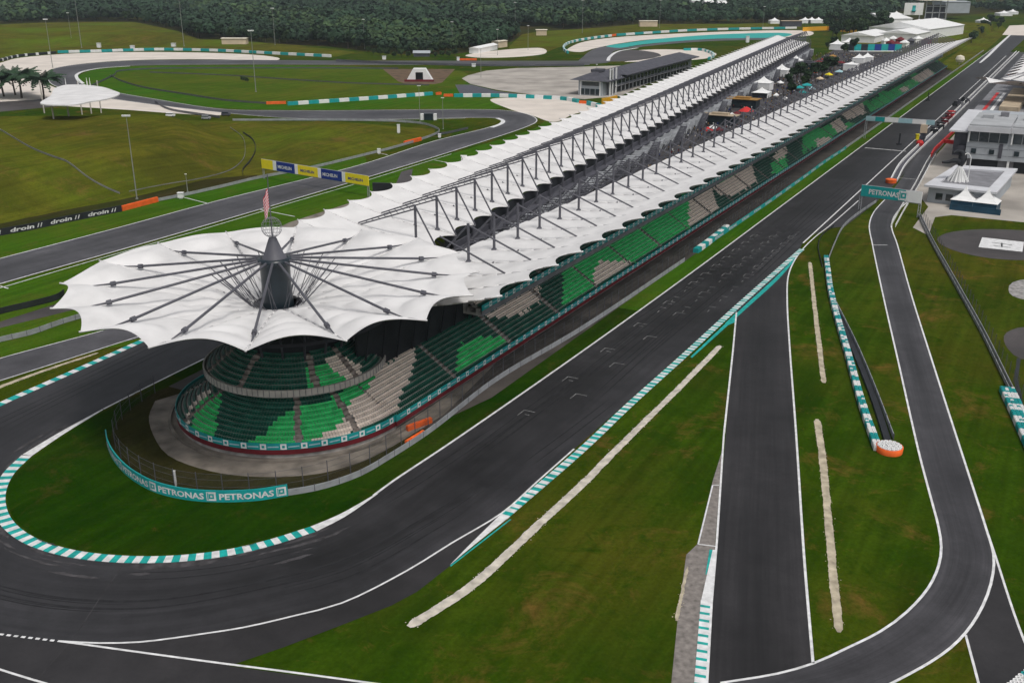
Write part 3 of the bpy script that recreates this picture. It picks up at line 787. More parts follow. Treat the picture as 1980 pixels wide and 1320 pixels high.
kerb('kerb', pxs([(1172, 118), (1176, 110), (1195, 99), (1230, 93)], 0, 2), 3.0, -1, 0.036, 40, solid=0)

# tyre marks and dust on the track
def on_track(k, v):
    i = int(k); f_ = k - i; a = TL[i].lerp(TL[i + 1], f_); b = TR[i].lerp(TR[i + 1], f_); return a.lerp(b, v)
rm = MB(); dm = MB(); nT = len(TL)
t0_ = next(i for i, p in enumerate(TL) if p.y < 560)
for k in range(46):
    k0 = rng.uniform(t0_ + 30, nT - 62); ln = rng.uniform(5, 16); v0 = rng.uniform(.15, .85); v1 = v0 + rng.uniform(-.10, .10)
    for o in (0, .085):
        pts = [on_track(min(nT - 2.001, k0 + ln * j / 14), v0 + (v1 - v0) * j / 14 + o) for j in range(15)]
        L_ = [offset(pts, .13 * min(1, (7 - abs(j - 7)) / 3 + .1))[j] for j in range(15)]; Q_ = [offset(pts, -.13 * min(1, (7 - abs(j - 7)) / 3 + .1))[j] for j in range(15)]
        z_ = .0475 + k * .00004
        rm.strip([Vector((p.x, p.y, z_)) for p in Q_], [Vector((p.x, p.y, z_)) for p in L_])
hk0 = min(range(nT), key=lambda i: (TL[i] - P(600, 1018)).length); hk1 = min(range(nT), key=lambda i: (TL[i] - P(64, 880)).length)
for k in range(90):
    k0 = rng.uniform(hk0 - 2, hk1 + 1); ln = rng.uniform(.8, 3.0); v0 = abs(rng.normal(.0, .11)) + .015; wd = rng.uniform(.08, .38)
    pts = [on_track(k0 + ln * j / 6, v0 + rng.uniform(-.006, .006)) for j in range(7)]
    z_ = .0515 + k * .00004; e_ = [.1, .7, 1, .8, 1, .6, .1]
    L_ = [offset(pts, wd * e_[j] * rng.uniform(.6, 1.3))[j] for j in range(7)]; Q_ = [offset(pts, -wd * e_[j] * rng.uniform(.6, 1.3))[j] for j in range(7)]
    dm.strip([Vector((p.x, p.y, z_)) for p in Q_], [Vector((p.x, p.y, z_)) for p in L_])
line(dm, pxs([(246, 1080), (215, 1125), (192, 1158), (150, 1222), (128, 1250), (80, 1305), (60, 1330)], 0, 1), .09, .0555)
struct(rm.build('tyre_marks', M['rubber'])); struct(dm.build('dust_marks', M['dust']))
# ================================================================== the grandstands
def pix(p):
    d = CAM_H - p[2]
    zc = p[1] * _c + d * _s; yc = -p[1] * _s + d * _c
    return 990 + FPX * p[0] / zc, 660 + FPX * yc / zc
CREAM = [[(723, 713), (800, 671), (804, 680), (793, 723), (787, 740), (773, 760), (770, 790), (750, 802), (660, 848), (590, 868), (588, 859), (618, 845), (655, 822), (667, 807), (673, 793), (680, 773), (703, 760), (713, 743), (723, 727)],
    [(930, 612), (937, 605), (1037, 548), (1044, 557), (1043, 583), (1007, 607), (987, 610), (960, 614)],
    [(1147, 522), (1160, 503), (1223, 505), (1150, 552), (1146, 540)],
    [(886, 596), (913, 540), (940, 548), (940, 582)],
    [(1330, 388), (1375, 362), (1388, 402), (1333, 438)], [(1375, 362), (1455, 316), (1462, 352), (1420, 378), (1395, 378)],
    [(1493, 300), (1517, 283), (1525, 297), (1500, 312)], [(1576, 268), (1604, 264), (1606, 270), (1580, 286)],
    [(1603, 240), (1620, 226), (1638, 247), (1620, 258)], [(1625, 219), (1667, 199), (1674, 218), (1640, 232)],
    [(1762, 152), (1793, 132), (1808, 144), (1783, 162)], [(1738, 172), (1757, 166), (1758, 174), (1745, 180)],
    [(356, 818), (365, 785), (385, 763), (408, 748), (410, 756), (388, 772), (372, 790), (366, 818)],
    [(629, 700), (642, 680), (702, 706), (697, 722), (674, 732)]]
GREEN = [[(887, 667), (920, 652), (985, 648), (986, 656), (880, 722), (883, 690)],
    [(1088, 515), (1147, 500), (1147, 555), (1088, 592)], [(1090, 512), (1320, 390), (1322, 444), (1225, 508), (1160, 503), (1147, 520)],
    [(1320, 372), (1332, 380), (1336, 440), (1320, 448)], [(1385, 350), (1420, 332), (1425, 352), (1400, 362)],
    [(1490, 312), (1520, 298), (1522, 330), (1493, 337)], [(1550, 265), (1603, 240), (1622, 257), (1553, 297)],
    [(1674, 200), (1770, 148), (1779, 164), (1684, 218)],
    [(366, 842), (374, 800), (388, 772), (430, 752), (425, 790), (413, 850)],
    [(551, 797), (532, 813), (521, 829), (504, 845), (486, 850), (465, 859), (468, 876), (560, 884), (592, 868), (655, 822), (667, 807), (680, 773), (703, 760), (713, 743), (723, 727), (723, 708), (690, 733), (640, 768), (590, 783)],
    [(588, 712), (630, 700), (674, 734), (604, 762)]]
def prep(ps): return [(min(x for x, y in p), min(y for x, y in p), max(x for x, y in p), max(y for x, y in p), p) for p in ps]
CREAM, GREEN = prep(CREAM), prep(GREEN)
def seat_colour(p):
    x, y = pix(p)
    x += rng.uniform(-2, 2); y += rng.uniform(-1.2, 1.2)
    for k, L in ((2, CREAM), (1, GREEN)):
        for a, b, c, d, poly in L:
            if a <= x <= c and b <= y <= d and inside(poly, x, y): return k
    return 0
SEATM = [M['seat_dark'], M['seat_green'], M['seat_cream']]
def seat_into(mb, p, fwd, side, wd, mi):
    """one bucket seat: p = middle of its foot, fwd = where it faces"""
    p = Vector(p); f = fwd; s = side * (wd / 2 * .9); u = Vector((0, 0, 1))
    a = p - f * .18 + u * .34; b = p + f * .20 + u * .37; t = p - f * .28 + u * .68
    mb.poly([b - s, b + s, a + s, a - s], mi); mb.poly([a - s, a + s, t + s, t - s], mi)
    mb.poly([p + f * .16 - s, p + f * .16 + s, b + s, b - s], mi)
    mb.poly([t - s, t + s, a + s - f * .06 , a - s - f * .06], mi)
def single_seat_mesh(k, wd=.5):
    m = MB(); f = Vector((0, 1, 0)); s = Vector((1, 0, 0))
    seat_into(m, (0, 0, 0), f, s, wd, 0)
    m.box((0, -.05, 0), .08, .3, .4)
    o = m.build('seat', SEATM[k]); me = o.data; bpy.data.objects.remove(o); return me
SEAT_ME = [single_seat_mesh(k) for k in range(3)]

class Frame:
    """u runs along the stand, d outwards from its line of roof posts"""
    def __init__(s, org, ang, sg): s.o = org; s.a = ang; s.sg = sg; s.u = Vector((math.cos(ang), math.sin(ang), 0)); s.d = Vector((-math.sin(ang), math.cos(ang), 0)) * sg
    def w(s, u, d, z): v = s.o + s.u * u + s.d * d; return Vector((v.x, v.y, z))
    def l(s, u, d, z): return Vector((u, d * s.sg, z))
FF = Frame(ST(30.5, 11.3), math.atan2(DV.y, DV.x), -1)
ra = math.atan2(DV.y, DV.x) + R(6.5)
RF = Frame(ST(50, -7.6), ra, 1)
BAY = 10.5

def roof_panel_mesh(sg, lip, zlip, gap):
    g = MB(); nu, nd = 12, 26
    for j in range(nd + 1):
        for i in range(nu + 1):
            wv = i / nu; q = 4 * wv * (1 - wv)
            d0 = -gap + 2.2 * q; d1 = lip - 2.4 * q
            k = j / nd; d = d0 + (d1 - d0) * k
            z = 18.5 + (zlip - 18.5) * (d / lip) ** 1.6 if d > 0 else 18.5 + d * .2
            z += q * ((.30 + .45 * max(k, (1 - k) ** 3 * 1.6)) if gap > 6 else (.12 + .45 * k)) + .07 * q * math.sin((k * nd) * 1.35 + q * 2.2)
            g.v.append((wv * BAY, sg * d, z))
    for j in range(nd):
        for i in range(nu):
            a = j * (nu + 1) + i; f = (a, a + 1, a + nu + 2, a + nu + 1)
            g.f.append(f if sg > 0 else f[::-1]); g.m.append(0)
    # white rib in the valley and the edge cables
    n0 = len(g.f)
    pr_ = [(-gap, 18.5 - gap * .2 + .02)] + [(lip * q / 8 + (.15 if q == 8 else 0), 18.54 + (zlip - 18.5) * (q / 8) ** 1.6) for q in range(9)]
    for (a, za), (b, zb) in zip(pr_, pr_[1:]): g.tube((0, sg * a, za), (0, sg * b, zb), .16, n=5)
    o = g.build('roof_panel', M['membrane'], smooth=True); me = o.data; bpy.data.objects.remove(o); return me
def part(name, me, parent, loc=(0, 0, 0), rz=0):
    o = bpy.data.objects.new(name, me); C.objects.link(o); o.parent = parent; o.location = loc; o.rotation_euler = (0, 0, rz); return o
def mesh_of(g, name, m, smooth=False):
    o = g.build(name, m, smooth=smooth); me = o.data; bpy.data.objects.remove(o); return me
def banner_squares(g, pa, z0, z1, step, mi):
    """white squares with a teal drop, standing just proud of a banner along pa (travel with the outside on the left)"""
    f, L = arc_fn(pa); n = int(L / step)
    for k in range(n):
        p, t = f((k + .5) * step); nrm = Vector((-t.y, t.x, 0)); h = z1 - z0; zc = z0 + h / 2; s = h * .44
        for ss, mm, off in ((s, mi, .05), (s * .45, 0, .075)):
            a = p + nrm * off
            g.poly([a - t * ss + Vector((0, 0, zc - ss)), a + t * ss + Vector((0, 0, zc - ss)), a + t * ss + Vector((0, 0, zc + ss)), a - t * ss + Vector((0, 0, zc + ss))][::-1], mm)
        # a word too small to read in the picture is left as the band's own paler bar
        a = p + nrm * .05 + t * (step / 2)
        bw, bh = step * .27, h * .10
        g.poly([a - t * bw + Vector((0, 0, zc - bh)), a + t * bw + Vector((0, 0, zc - bh)), a + t * bw + Vector((0, 0, zc + bh)), a - t * bw + Vector((0, 0, zc + bh))][::-1], 2)

def build_stand(F, label, nb, lip, zlip, front):
    root = thing('grandstand', label, 'grandstand', F.o, F.a)
    sg = F.sg; O0 = (0, 0, 0); U1 = nb * BAY
    k0 = -2
    gap = 9.0 if front else 4.8
    pm = roof_panel_mesh(sg, lip, zlip, gap)
    for k in range(k0, nb): part('roof_panel', pm, root, (k * BAY, 0, 0))
    g = MB(); g.tube((0, 0, 17.9), (0, 0, 26.5), .30, n=8); g.tube((0, 0, 18.45), (0, 0, 18.9), .75, .45, n=8)
    postm = mesh_of(g, 'roof_post', M['steel'])
    g = MB()
    e = 14.4; ze = 18.5 + (zlip - 18.5) * (e / lip) ** 1.6 + .12
    if front: g.tube((0, 0, 26.2), (0, sg * e, ze), .19, n=6)
    else:
        g.tube((0, 0, 26.45), (0, sg * e, ze + .25), .17, n=6); g.tube((0, 0, 25.55), (0, sg * (e - .6), ze), .17, n=6)
        for q in range(1, 9):
            t = q / 9.0; g.tube((0, sg * e * t, 26.45 + (ze + .25 - 26.45) * t), (0, sg * e * (t - .05), 25.55 + (ze - 25.55) * (t - .05)), .07, n=4)
    tiem = mesh_of(g, 'tie_beam', M['steel'])
    g = MB(); g.tube((0, 0, 26.2), (0, -sg * gap, 18.6 - gap * .2), .19, n=6)
    backm = mesh_of(g, 'back_stay', M['steel'])
    g = MB()
    g.tube((0, -sg * 4.3, 0), (0, -sg * 4.3, 17.7), .32, n=8)
    g.tube((0, -sg * 4.3, 13.5), (0, sg * 6, 19.2), .22, n=5)
    colm = mesh_of(g, 'column', M['steel'])
    for k in range(0, nb + 1):
        if k >= (1 if front else 0):
            part('roof_post', postm, root, (k * BAY, 0, 0)); part('back_stay', backm, root, (k * BAY, 0, 0)); part('column', colm, root, (k * BAY, 0, 0))
        if k >= 0: part('tie_beam', tiem, root, (k * BAY, 0, 0))
    # terraces
    u0 = -30.5 if front else -8
    lo = [(9.35 - .88 * i, 2.05 + .56 * i) for i in range(10)]
    up = [(4.9 - .9 * i, 10.6 + .57 * i) for i in range(8)]
    g = MB()
    def stepped(rows, run, rise, ua, ub, zb):
        for i, (d, z) in enumerate(rows):
            g.box(F.l((ua + ub) / 2, d - run / 2 + .25, zb if i == 0 else z - rise), ub - ua, run, (z - zb) if i == 0 else rise, mi=0)
    stepped(lo, .88, .56, u0, U1, .75)
    g.box(F.l((u0 + U1) / 2, 2.6, .75), U1 - u0, 12.9, 1.2)
    g.box(F.l((u0 + U1) / 2, 2.6, 0), U1 - u0, 13.3, .75)
    g.build('lower_terrace', M['step'], root, origin=O0)
    uu = 6 if front else 0
    g = MB(); stepped(up, .9, .57, uu, U1, 9.4)
    g.box(F.l((uu + U1) / 2, 1.5, 9.0), U1 - uu, 8.2, .5)
    for i, (d, z) in enumerate(up[1:]): g.box(F.l((uu + U1) / 2, d - 1.6, 9.5), U1 - uu, .5, z - 10.2)
    g.build('upper_terrace', M['step'], root, origin=O0)
    if front:
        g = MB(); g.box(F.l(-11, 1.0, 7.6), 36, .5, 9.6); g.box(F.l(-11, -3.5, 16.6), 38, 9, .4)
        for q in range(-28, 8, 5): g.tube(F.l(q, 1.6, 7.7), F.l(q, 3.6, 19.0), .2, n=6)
        g.build('shade_wall', M['dark'], root, origin=O0)  # added dark structure, its colour stands in for the shade under the canopy
    # back of the stand towards the mall
    g = MB()
    g.box(F.l(U1 / 2 + 5, -3.4, 0), U1 - 14, .4, 15.4)
    for z in (4.6, 9.2, 13.4): g.box(F.l(U1 / 2 + 5, -4.6, z), U1 - 14, 2.0, .5)
    g.build('back_wall', M['slate'], root, origin=O0)
    if not front:
        # stairs climbing the back of the stand, two flights to a bay in six
        for k in range(1, nb - 1):
            g = MB(); ua = k * BAY + .5; ub = ua + BAY - 1.0
            for i in range(8):
                a = ua + (ub - ua) * i / 8
                g.box(F.l(a + .55, -6.6, 11.2 + .35 * i), .85, 3.6, .12, (.95, 0, .31), (0, 1, 0), (-.31, 0, .95))
            for dd in (-4.9, -8.4):
                g.tube(F.l(ua, dd, 10.6), F.l(ub, dd, 13.9), .16, n=5); g.tube(F.l(ua, dd, 9.1), F.l(ub, dd, 12.4), .10, n=4)
                for i in range(5):
                    a = ua + (ub - ua) * i / 4; g.tube(F.l(a, dd, 9.0), F.l(a, dd, 10.7 + 3.3 * i / 4), .09, n=4)
            g.tube(F.l(ua, -8.4, 9.2), F.l(ub, -8.4, 13.6), .12, n=4)
            g.build('stair_canopy', M['canopy_grey'], root, origin=O0)
        for k in range(3, nb - 2, 4):
            g = MB(); ua, ub = k * BAY, k * BAY + 14
            n = 14
            for i in range(n):
                u = ua + (ub - ua) * i / n; z = 9.1 + 6.0 * i / n
                g.box(F.l(u, -9.9, z), 1.05, 2.2, .3)
            for dd in (-8.8, -11.0):
                g.tube(F.l(ua, dd, 10.0), F.l(ub, dd, 16.0), .10, n=4); g.tube(F.l(ua, dd, 9.0), F.l(ub, dd, 15.0), .22, n=4)
            for i in range(0, n, 4):
                u = ua + (ub - ua) * i / n; z = 9.1 + 6.0 * i / n
                g.tube(F.l(u, -11.0, 0), F.l(u, -11.0, z + 1), .14, n=4)
            g.build('staircase', M['steel'], root, origin=O0)
    if front:
        for k in range(1, 16):
            g = MB(); w_ = 4.5 + k * .75; a = F.l(k * BAY, -9.2, 16.2); b = F.l(k * BAY + 3.5, -9.2 - w_, 14.5); b2 = F.l(k * BAY - 4.5, -9.2 - w_, 14.5)
            for q, r_ in ((b, .15), (b2, .15)):
                g.tube(a, q, r_, n=5); g.tube(a + Vector((0, 0, -1.8)), q + Vector((0, 0, -1.8)), r_, n=5)
                for i in range(6): g.tube(a.lerp(q, i / 6), a.lerp(q, (i + .5) / 6) + Vector((0, 0, -1.8)), .07, n=4); g.tube(a.lerp(q, (i + .5) / 6) + Vector((0, 0, -1.8)), a.lerp(q, (i + 1) / 6), .07, n=4)
            g.tube(F.l(k * BAY, -9.2, 16.3), F.l((k + 1) * BAY, -9.2, 16.3), .16, n=5); g.tube(F.l(k * BAY, -9.2, 14.5), F.l((k + 1) * BAY, -9.2, 14.5), .14, n=5)
            for i in range(7):
                u_ = (k + i / 7) * BAY; g.tube(F.l(u_, -9.2, 16.3), F.l(u_ + .75, -9.2, 14.5), .07, n=4); g.tube(F.l(u_ + .75, -9.2, 14.5), F.l(u_ + 1.5, -9.2, 16.3), .07, n=4)
            g.build('lattice_beam', M['steel'], root, origin=O0)
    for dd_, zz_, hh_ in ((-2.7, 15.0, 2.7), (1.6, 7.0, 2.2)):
        g = MB(); g.box(F.l(U1 / 2 + 4, dd_, zz_), U1 - 10, .3, hh_); g.build('shade_wall', M['dark'], root, origin=O0)  # added dark walls: the shade under the roof put into their colour
    # fronts
    def travel(ua, ub, d):     # path along the front with the outside on the left
        pa = [F.l(ua + (ub - ua) * i / 60, d, 0) for i in range(61)]
        return pa[::-1] if front else pa
    if front:
        bn = [M['teal'], M['white'], M['sky_blue']]
        pa = [F.l(u0 + (U1 - u0) * i / 40, 9.92, 0) for i in range(41)]
        g = MB(); g.wall(pa, 1.6, 2.7, .10, 0)
        banner_squares(g, [p + Vector((0, sg * .05, 0)) for p in pa][::-1], 1.6, 2.7, 3.3, 1)
        g.build('fascia_banner', bn, root, origin=O0)
        g = MB(); g.wall(pa, .75, 1.55, .16, 0); g.build('red_band', M['maroon'], root, origin=O0)
        pa = [F.l(uu + (U1 - uu) * i / 40, 5.65, 0) for i in range(41)]
        g = MB(); g.wall(pa, 10.15, 11.35, .10, 0)
        banner_squares(g, [p + Vector((0, sg * .05, 0)) for p in pa][::-1], 10.15, 11.35, 3.3, 1)
        g.build('balcony_banner', bn, root, origin=O0)
        g = MB(); g.wall([p - Vector((0, sg * .0, 0)) for p in pa], 9.0, 10.1, .2, 0); g.build('balcony_edge', M['grey'], root, origin=O0)
    else:
        pa = [F.l(u0 + (U1 - u0) * i / 40, 9.92, 0) for i in range(41)]
        g = MB(); g.wall(pa, 1.6, 2.7, .10, 0); g.build('fascia_banner', M['teal'], root, origin=O0)
    # seats
    if front:
        ais = [-10.2 + 21.7 * k for k in range(35)]
        cand = []; bulk = MB()
        fw = Vector((0, sg, 0)); sd_ = Vector((1, 0, 0))
        for tier, rows in ((0, lo), (1, up)):
            for i, (d, z) in enumerate(rows):
                u = -30 if tier == 0 else 6.5
                while u < U1 - .5:
                    wd = .56 if u < 90 else (.8 if u < 200 else 1.6)
                    if min(abs(u - a) for a in ais) > .75:
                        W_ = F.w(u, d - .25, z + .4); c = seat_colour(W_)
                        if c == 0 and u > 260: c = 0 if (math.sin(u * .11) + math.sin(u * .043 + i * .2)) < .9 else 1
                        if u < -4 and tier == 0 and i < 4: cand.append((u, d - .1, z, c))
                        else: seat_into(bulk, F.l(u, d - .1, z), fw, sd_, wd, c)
                    u += wd
        cand.sort(key=lambda q: (q[1] * -1 + q[0] * .1))
        for j, (u, d, z, c) in enumerate(cand):
            if j < 100: part('seat', SEAT_ME[c], root, F.l(u, d, z), 0 if sg > 0 else math.pi)
            else: seat_into(bulk, F.l(u, d, z), fw, sd_, .56, c)
        b = bulk.build('seats', SEATM, root, origin=O0); b['kind'] = 'stuff'
        for a in ais:
            if a < U1:
                g = MB()
                g.box(F.l(a, lo[-1][0] - .2, 5.6), .9, .5, 1.6)
                for i, (d, z) in enumerate(lo): g.box(F.l(a, d - .2, z - .4), .9, .82, .56)
                g.build('aisle_steps', M['aisle'], root, origin=O0)
                if a > 8:
                    g = MB()
                    for i, (d, z) in enumerate(up): g.box(F.l(a, d - .2, z - .4), .9, .86, .56)
                    g.build('aisle_steps', M['aisle'], root, origin=O0)
    return root
build_stand(FF, 'long grandstand with a scalloped white roof and green seats beside the main straight', 68, 25.4, 24.0, True)
build_stand(RF, 'long white-roofed grandstand behind the mall with its back to the main straight', 64, 23.2, 23.4, False)

# ------------------------------------------------------------------ the round tower at the hairpin
TC = Vector((-41.0, 168.0, 0))
def TP(az, r, z):
    a = R(az); v = TC + DV * (r * math.cos(a)) + NV * (r * math.sin(a))
    return Vector((v.x, v.y, z))
SC = Vector((-38.7, 168.3, 0))
def SP(az, r, z):
    a = R(az); v = SC + DV * (r * math.cos(a)) + NV * (r * math.sin(a))
    return Vector((v.x, v.y, z))
tower = thing('round_grandstand', 'round grandstand tower under a white umbrella canopy inside the hairpin', 'grandstand', TC)
A0, A1 = 89, 268
def arcp(r, z=0, a=A0, b=A1, n=72): return [SP(a + (b - a) * i / n, r, z) for i in range(n + 1)]
g = MB(); lo_t = [(20.7 - .85 * i, 2.05 + .50 * i) for i in range(11)]
for i, (r, z) in enumerate(lo_t):
    zb = .75 if i == 0 else z - .52
    g.strip(arcp(r + .42, z), arcp(r - .45, z)); g.strip(arcp(r + .42, zb), arcp(r + .42, z))
g.strip(arcp(21.1, 0), arcp(21.1, 2.05)); g.strip(arcp(12.2, 7.05), arcp(9, 7.05))
g.build('lower_terrace', M['step'], tower)
up_t = [(15.0 - .85 * i, 9.5 + .62 * i) for i in range(7)]
g = MB(); g.strip(arcp(15.9, 8.4, 60, 272), arcp(15.9, 8.9, 60, 272)); g.strip(arcp(9, 8.4, 60, 272), arcp(15.9, 8.4, 60, 272))
for i, (r, z) in enumerate(up_t):
    zb = 8.9 if i == 0 else z - .62
    g.strip(arcp(r + .42, zb, 60, 272), arcp(r + .42, z, 60, 272)); g.strip(arcp(r + .42, z, 60, 272), arcp(r - .45, z, 60, 272))
g.strip(arcp(15.9, 8.9, 60, 272), arcp(15.4, 8.9, 60, 272))
g.build('upper_terrace', M['step'], tower)
g = MB(); g.wall(arcp(15.9, 0, 60, 272, 60), 8.55, 9.7, .2); g.build('parapet', M['parapet'], tower)
for i in range(61):
    p = SP(60 + 212 * i / 60, 16.03, 0); g = MB(); g.tube(p + Vector((0, 0, 8.55)), p + Vector((0, 0, 9.73)), .06, n=4); g.build('parapet_joint', M['grey'], tower)
pa = arcp(21.3, 0)
g = MB(); g.wall(pa, 1.6, 2.75, .1, 0); banner_squares(g, arcp(21.35, 0), 1.6, 2.75, 3.3, 1)
g.build('fascia_banner', [M['teal'], M['white'], M['sky_blue']], tower)
g = MB(); g.wall(pa, .75, 1.55, .16); g.build('red_band', M['maroon'], tower)
g = MB(); g.wall(arcp(22.6, 0), 0, .45, .5); g.build('plinth', M['concrete'], tower)
# dark core under the canopy
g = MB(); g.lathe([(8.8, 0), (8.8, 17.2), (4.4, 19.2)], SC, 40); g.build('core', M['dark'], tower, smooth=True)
g = MB()
for az in range(70, 270, 20):
    g.tube(SP(az, 10.2, 12.5), SP(az, 12.5, 21.0), .22, n=6)
g.strip(arcp(17, 17.6, 60, 272), arcp(16.2, 17.9, 60, 272))
for az in range(60, 272, 8): g.tube(SP(az, 16.6, 17.7), SP(az, 9, 16.2), .12, n=4)
g.build('ceiling_frame', M['slate'], tower)
# seats of the tower
cand = []; bulk = MB()
aisl = [112, 140, 207, 240]; aisu = [98, 127, 177, 215]
for tier, rows, aa, (a, b) in ((0, lo_t, aisl, (A0, 262)), (1, up_t, aisu, (66, 266))):
    for i, (r, z) in enumerate(rows):
        st = math.degrees(.52 / r); az = a
        while az < b:
            if min(abs(az - q) for q in aa) > math.degrees(.55 / r):
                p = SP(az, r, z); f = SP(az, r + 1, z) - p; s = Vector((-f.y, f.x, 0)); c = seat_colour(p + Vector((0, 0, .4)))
                cand.append(((pix(p)[1] if tier == 0 else 0), p, f, s, c))
            az += st
cand.sort(key=lambda q: -q[0])
for j, (y, p, f, s, c) in enumerate(cand):
    if j < 100: part('seat', SEAT_ME[c], tower, p - TC, math.atan2(f.y, f.x) - math.pi / 2)
    else: seat_into(bulk, p, f, s, .52, c)
b = bulk.build('seats', SEATM, tower); b['kind'] = 'stuff'
for aa, rows in ((aisl, lo_t), (aisu, up_t)):
    for az in aa:
        g = MB()
        for r, z in rows:
            p = SP(az, r, z - .4); f = (SP(az, r + 1, z - .4) - p); s = Vector((-f.y, f.x, 0))
            g.box(p, 1.0, .88, .57, s, f)
        g.build('aisle_steps', M['aisle'], tower)
# canopy: sixteen membrane sectors between ribs
def rim(k):
    az = (145.4 + 22.5 * k + 180) % 360 - 180
    return 35.2 if -25 < az < 60 else 36.0
def can_z(r): return 19.6 + 4.9 * max(0, (r - 4) / 33.0) ** 0.9
for k in range(16):
    g = MB(); nu, nr = 16, 44; a0 = 145.4 + 22.5 * k; R0, R1 = rim(k), rim(k + 1)
    for j in range(nr + 1):
        for i in range(nu + 1):
            wv = i / nu; q = 4 * wv * (1 - wv); Rm = (R0 + (R1 - R0) * wv) - 2.6 * q
            r = 4.2 + (Rm - 4.2) * j / nr; kk = (r - 4.2) / 33
            z = can_z(r) + q * (.20 + 1.45 * kk) + .75 * q * (abs(math.sin(r * .52 + q * 1.9)) - .62) * min(1, kk * 2.5)
            g.v.append(tuple(TP(a0 + 22.5 * wv, r, z)))
    for j in range(nr):
        for i in range(nu):
            a = j * (nu + 1) + i; g.f.append((a, a + nu + 1, a + nu + 2, a + 1)); g.m.append(0)
    pv = None
    for j in range(9):
        r = 4.2 + (R0 + .2 - 4.2) * j / 8; p = TP(a0, r, can_z(r) + .06)
        if pv is not None: g.tube(pv, p, .17, n=5)
        pv = p
    g.build('canopy_panel', M['membrane'], tower, smooth=True)
g = MB(); g.lathe([(4.3, 19.4), (4.6, 19.8), (4.2, 19.9)], TC, 32); g.build('canopy_ring', M['grey'], tower, smooth=True)
g = MB(); g.lathe([(2.9, 17), (2.55, 23), (2.6, 27.0), (2.9, 27.2), (2.9, 27.8), (2.3, 28.0)], TC, 32); g.build('mast', M['mast'], tower, smooth=True)
g = MB(); g.lathe([(2.2, 27.9), (2.0, 28.3), (1.7, 28.6), (.75, 31.2), (.6, 31.5), (0, 31.5)], TC, 32); g.build('mast_cap', M['steel'], tower, smooth=True)
for k in range(16):
    az = 145.4 + 22.5 * k; g = MB(); re = min(28.0, rim(k) - 7)
    a = TP(az, 2.9, 27.6); b = TP(az, re, can_z(re) + .75); d = (b - a).normalized()
    g.tube(a, b, .22, n=8); g.tube(b - d * 1.0, b - d * .2, .42, n=8); g.tube(b, TP(az, re + 3.2, can_z(re + 3.2) + .1), .2, .06, n=6)
    g.build('strut', M['steel'], tower)
    g = MB()
    for o_ in (-1.8, 1.8):
        q = a.lerp(b, .32); g.tube(q, TP(az + o_ * 3, 4.5, 19.7), .075, n=4)
    q = a.lerp(b, .22); g.tube(q, TP(az, 4.5, 19.7), .06, n=4)
    g.build('hanger', M['steel'], tower)
# lattice globe and flagpole on top
g = MB(); gc = TC + Vector((0, 0, 33.3)); gr = 1.75
for k in range(8):
    a = math.pi * k / 8
    for j in range(20):
        t0, t1 = 2 * math.pi * j / 20, 2 * math.pi * (j + 1) / 20
        pt = lambda t: gc + Vector((gr * math.sin(t) * math.cos(a), gr * math.sin(t) * math.sin(a), gr * math.cos(t)))
        g.tube(pt(t0), pt(t1), .03, n=4, cap=False)
for j in range(-3, 4):
    z = gr * math.sin(j * R(22)); rr = gr * math.cos(j * R(22))
    for k in range(20):
        t0, t1 = 2 * math.pi * k / 20, 2 * math.pi * (k + 1) / 20
        g.tube(gc + Vector((rr * math.cos(t0), rr * math.sin(t0), z)), gc + Vector((rr * math.cos(t1), rr * math.sin(t1), z)), .03, n=4, cap=False)
g.build('lattice_globe', M['grey'], tower)
g = MB(); g.tube(TC + Vector((0, 0, 31.4)), TC + Vector((0, 0, 42.5)), .13, .07, n=8); g.build('flagpole', M['steel'], tower)
# the flag hangs from the pole: a thing of its own
fm = bpy.data.materials.new('flag_stripes'); fm.use_nodes = True
n_ = fm.node_tree.nodes; l_ = fm.node_tree.links
tc_ = n_.new('ShaderNodeTexCoord'); sx = n_.new('ShaderNodeSeparateXYZ'); l_.new(tc_.outputs['UV'], sx.inputs[0])
m1 = n_.new('ShaderNodeMath'); m1.operation = 'MULTIPLY'; m1.inputs[1].default_value = 7; l_.new(sx.outputs['Y'], m1.inputs[0])
m2_ = n_.new('ShaderNodeMath'); m2_.operation = 'FRACT'; l_.new(m1.outputs[0], m2_.inputs[0])
m3 = n_.new('ShaderNodeMath'); m3.operation = 'GREATER_THAN'; m3.inputs[1].default_value = .5; l_.new(m2_.outputs[0], m3.inputs[0])
mx = n_.new('ShaderNodeMix'); mx.data_type = 'RGBA'; mx.inputs[6].default_value = (.75, .72, .72, 1); mx.inputs[7].default_value = (.60, .02, .05, 1); l_.new(m3.outputs[0], mx.inputs[0])
l_.new(mx.outputs[2], n_['Principled BSDF'].inputs['Base Color']); n_['Principled BSDF'].inputs['Roughness'].default_value = .8
me = bpy.data.meshes.new('flag'); v = []; uv = []; f = []
NI, NJ = 14, 10
for i in range(NI + 1):
    for j in range(NJ + 1):
        a = i / NI; b = j / NJ            # a along the fly, b up the hoist
        x = -(.12 + a * .95 + .1 * math.sin(a * 9)); y = .45 * math.sin(a * 8 + b) * a; z = 36.6 + 3.4 * b - a * 2.6 * (1.1 - .35 * b)
        v.append((x, y, z)); uv.append((a, b))
for i in range(NI):
    for j in range(NJ):
        q = i * (NJ + 1) + j; f.append((q, q + 1, q + NJ + 2, q + NJ + 1))
me.from_pydata(v, [], f); ul = me.uv_layers.new(name='UVMap')
for lp in me.loops: ul.data[lp.index].uv = uv[lp.vertex_index]
me.materials.append(fm); me.polygons.foreach_set('use_smooth', [True] * len(me.polygons)); me.update()
fo = bpy.data.objects.new('flag', me); C.objects.link(fo); fo.location = TC
